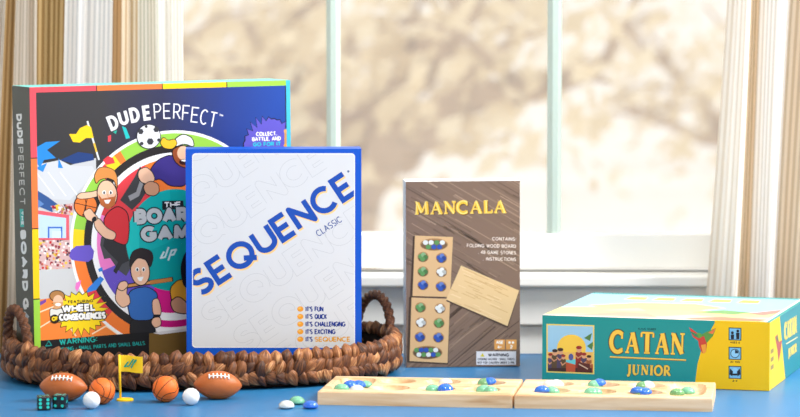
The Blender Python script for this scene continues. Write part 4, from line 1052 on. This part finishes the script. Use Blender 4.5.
for side in (-1, 1):
    for j in range(2):
        for i in range(nn+1):
            u = i/nn; vs.append((x0+u*.0245, fb.y+.0007*side+.0012*sin(u*5), .0305+j*.0172-.0012*u+.0004*sin(u*6)))
k = nn+1
for i in range(nn):
    fs += [(i, i+1, k+i+1, k+i), (2*k+i+1, 2*k+i, 3*k+i, 3*k+i+1), (k+i, k+i+1, 3*k+i+1, 3*k+i), (i+1, i, 2*k+i, 2*k+i+1)]
fs += [(nn, 2*k+nn, 3*k+nn, k+nn), (0, k, 3*k, 2*k)]
mb.add(vs, fs); ban = mb.build('banner', M_fy, fg)
pf = Print((0, fb.y-.0021, 0), (0, -1, 0)); pf.cur = 'emblem'; TG = (18, 150, 120)
pf.stroke([(128.5, 361.5), (124.6, 366.4), (129, 366), (133.5, 359)], 1.5, TG); pf.stroke([(131.0, 368), (134.8, 361), (136.5, 359.8)], 1.5, TG); pf.stroke([(133, 364.4), (136, 361.0), (134, 360.8)], 1.2, TG)
pf.build(ban)

# ================================================================== outdoors
M_ground = mat('dry_pale_lawn', (250, 246, 240), .9, .1, noise=.12, nscale=.25)
mb = MB(); mb.add([(-400, .7, -3.4), (400, .7, -3.4), (400, 700, -3.4), (-400, 700, -3.4)], [(0, 1, 2, 3)]); o = mb.build('ground', M_ground); struct(o)
M_bark = mat('pale_bark', (178, 150, 122), .9, .1, noise=.15, nscale=9)
def leafmat(name, c):
    m, nt, b = newmat(name); nt.nodes.remove(b)
    df = N(nt, 'ShaderNodeBsdfDiffuse'); tl = N(nt, 'ShaderNodeBsdfTranslucent'); mx = N(nt, 'ShaderNodeMixShader'); mx.inputs[0].default_value = .45
    df.inputs[0].default_value = lin(c); tl.inputs[0].default_value = lin(c)
    nt.links.new(df.outputs[0], mx.inputs[1]); nt.links.new(tl.outputs[0], mx.inputs[2]); nt.links.new(mx.outputs[0], nt.nodes['Material Output'].inputs['Surface']); return m
LM = [leafmat('straw_leaves', (242, 226, 190)), leafmat('olive_leaves', (228, 210, 172)), leafmat('sand_leaves', (246, 234, 204))]
def tree(loc, limbs, nleaf, spread, seed, label, lm):
    rnd = random.Random(seed); t = thing('tree', loc, label, 'tree', 'trees beyond the window'); L0 = Vector(loc)
    tk = MB(); lf = MB(); ends = []
    for k, (pts, r0, r1) in enumerate(limbs):
        P = [L0+Vector(q) for q in pts]; fine = []
        for i in range(len(P)-1):
            for j in range(6): fine.append(P[i].lerp(P[i+1], j/6)+Vector((rnd.uniform(-1, 1), rnd.uniform(-1, 1), rnd.uniform(-1, 1)))*.018)
        fine.append(P[-1]); n = len(fine)
        tk.tube(fine, [r0+(r1-r0)*i/(n-1) for i in range(n)], n=8)
        if k > 0:
            for q in fine[4:]: ends.append(q)
            for j in range(5):
                q = rnd.choice(fine[3:]); d = Vector((rnd.uniform(-1, 1), rnd.uniform(-1, 1), rnd.uniform(-.3, .9)))*.5
                tw = [q, q+d*.5+Vector((0, 0, .05)), q+d]; tk.tube(tw, [.02, .014, .007], n=6); ends += tw[1:]
    tk.build('trunk', M_bark, t, smooth=True)
    for i in range(nleaf):
        q = rnd.choice(ends)+Vector((rnd.gauss(0, 1), rnd.gauss(0, 1), rnd.gauss(0, .8)))*spread; s_ = rnd.uniform(.03, .075)
        a = Vector((rnd.gauss(0, 1), rnd.gauss(0, 1), rnd.gauss(0, 1))).normalized(); b_ = a.orthogonal().normalized(); c = a.cross(b_)
        lf.add([q-b_*s_, q+c*s_*.55+a*s_*.15, q+b_*s_, q-c*s_*.55+a*s_*.15], [(0, 1, 2, 3)], m=rnd.randrange(len(lm)))
    o = lf.build('foliage', lm, t)
D0 = 6.4
def W_(px, py, Y): return onz(px, py, 0) if Y is None else ony(px, py, Y)
def limb(base, pix, Y, r0, r1):
    B = Vector(base); return ([tuple(ony(x, y, Y+dy)-B) for x, y, dy in pix], r0, r1)
b1 = (ony(352, 200, 7.0).x, 7.0, -3.4)
l1 = [([(0, 0, 0), (.02, 0, 1.2), (-.03, .05, 2.3), (0, 0, 3.2)], .15, .10), limb(b1, [(352, 215, 0), (366, 130, .1), (402, 84, .2), (440, 40, .2), (470, 5, .3)], 7.0, .095, .05), limb(b1, [(352, 190, 0), (400, 150, -.3), (455, 105, -.4), (520, 88, -.5), (600, 70, -.5)], 7.0, .08, .03),
      limb(b1, [(350, 170, 0), (320, 110, .3), (280, 60, .5), (240, 20, .6)], 7.0, .06, .025), limb(b1, [(395, 92, 0), (430, 60, .6), (505, 45, .8), (560, 20, .9)], 7.0, .035, .015), limb(b1, [(352, 215, 0), (300, 170, .2), (240, 130, .3)], 7.0, .045, .02)]
tree(b1, l1, 800, .15, 21, 'blurred branching tree seen through the middle of the window', LM)
b2 = (ony(215, 200, 10.5).x, 10.5, -3.4)
l2 = [([(0, 0, 0), (.05, 0, 1.5), (0, 0, 3.3)], .16, .09), limb(b2, [(215, 190, 0), (240, 110, .2), (280, 50, .2), (300, 10, .2)], 10.5, .06, .02), limb(b2, [(215, 170, 0), (190, 90, -.3), (170, 20, -.4)], 10.5, .06, .02), limb(b2, [(218, 150, 0), (280, 130, -.3), (330, 60, -.4), (360, 20, -.4)], 10.5, .05, .02)]
tree(b2, l2, 800, .26, 22, 'blurred tree seen through the window above the tallest box', LM)
b3 = (ony(752, 200, 14.5).x, 14.5, -3.4)
l3 = [([(0, 0, 0), (-.05, 0, 1.6), (0, 0, 3.2)], .14, .08), limb(b3, [(752, 200, 0), (715, 120, .2), (670, 70, .3), (620, 20, .3)], 14.5, .05, .02), limb(b3, [(752, 180, 0), (760, 100, 0), (740, 20, 0)], 14.5, .05, .02), limb(b3, [(745, 150, 0), (680, 130, .3), (610, 100, .3)], 14.5, .045, .02)]
tree(b3, l3, 500, .3, 23, 'pale thin tree seen through the right-hand panes of the window', LM)
b4 = (ony(300, 230, 19).x, 19.0, -3.4)
l4 = [([(0, 0, 0), (0, 0, 1.2), (0, 0, 2.2)], .15, .1)]+[limb(b4, [(300, 230, 0), (300+dx*.5, 170, .2), (300+dx, 110+abs(dx)*.1, .3), (300+dx*1.5, 60, .4)], 19.0, .06, .02) for dx in (-60, 0, 55, 110)]
tree(b4, l4, 420, .4, 24, 'far rounded tree low behind the branching tree', LM)

# ================================================================== light
w = bpy.data.worlds.new('sky'); S.world = w; w.use_nodes = True; bg = w.node_tree.nodes['Background']
bg.inputs[0].default_value = (1.0, .975, .94, 1); bg.inputs[1].default_value = 1.3
def area(name, loc, target, size, power, col=(1, 1, 1)):
    l = bpy.data.lights.new(name, 'AREA'); l.size = size; l.energy = power; l.color = col; l.shape = 'DISK'
    o = bpy.data.objects.new(name, l); COL.objects.link(o); o.location = loc
    o.rotation_euler = (Vector(target)-Vector(loc)).to_track_quat('-Z', 'Y').to_euler(); return o
area('unseen_light', (1.5, -.15, 1.35), (0, 0, 0), .45, 56, (1, .97, .93))  # unseen key light from the right, direction taken from the shadows
area('front_fill_light', (.9, -3.9, 1.9), (0, 0, .1), 1.6, 42, (1, .99, .97))  # added front fill to brighten the box faces, no window modelled there
area('unseen_light', (.1, -.75, 1.85), (.1, .4, .05), .6, 22, (1, .98, .95))  # added fill to brighten the wall below the sill
S.view_settings.view_transform = 'Standard'; S.view_settings.look = 'None'; S.view_settings.gamma = 1.0; S.view_settings.exposure = -0.16
S.view_settings.use_curve_mapping = False
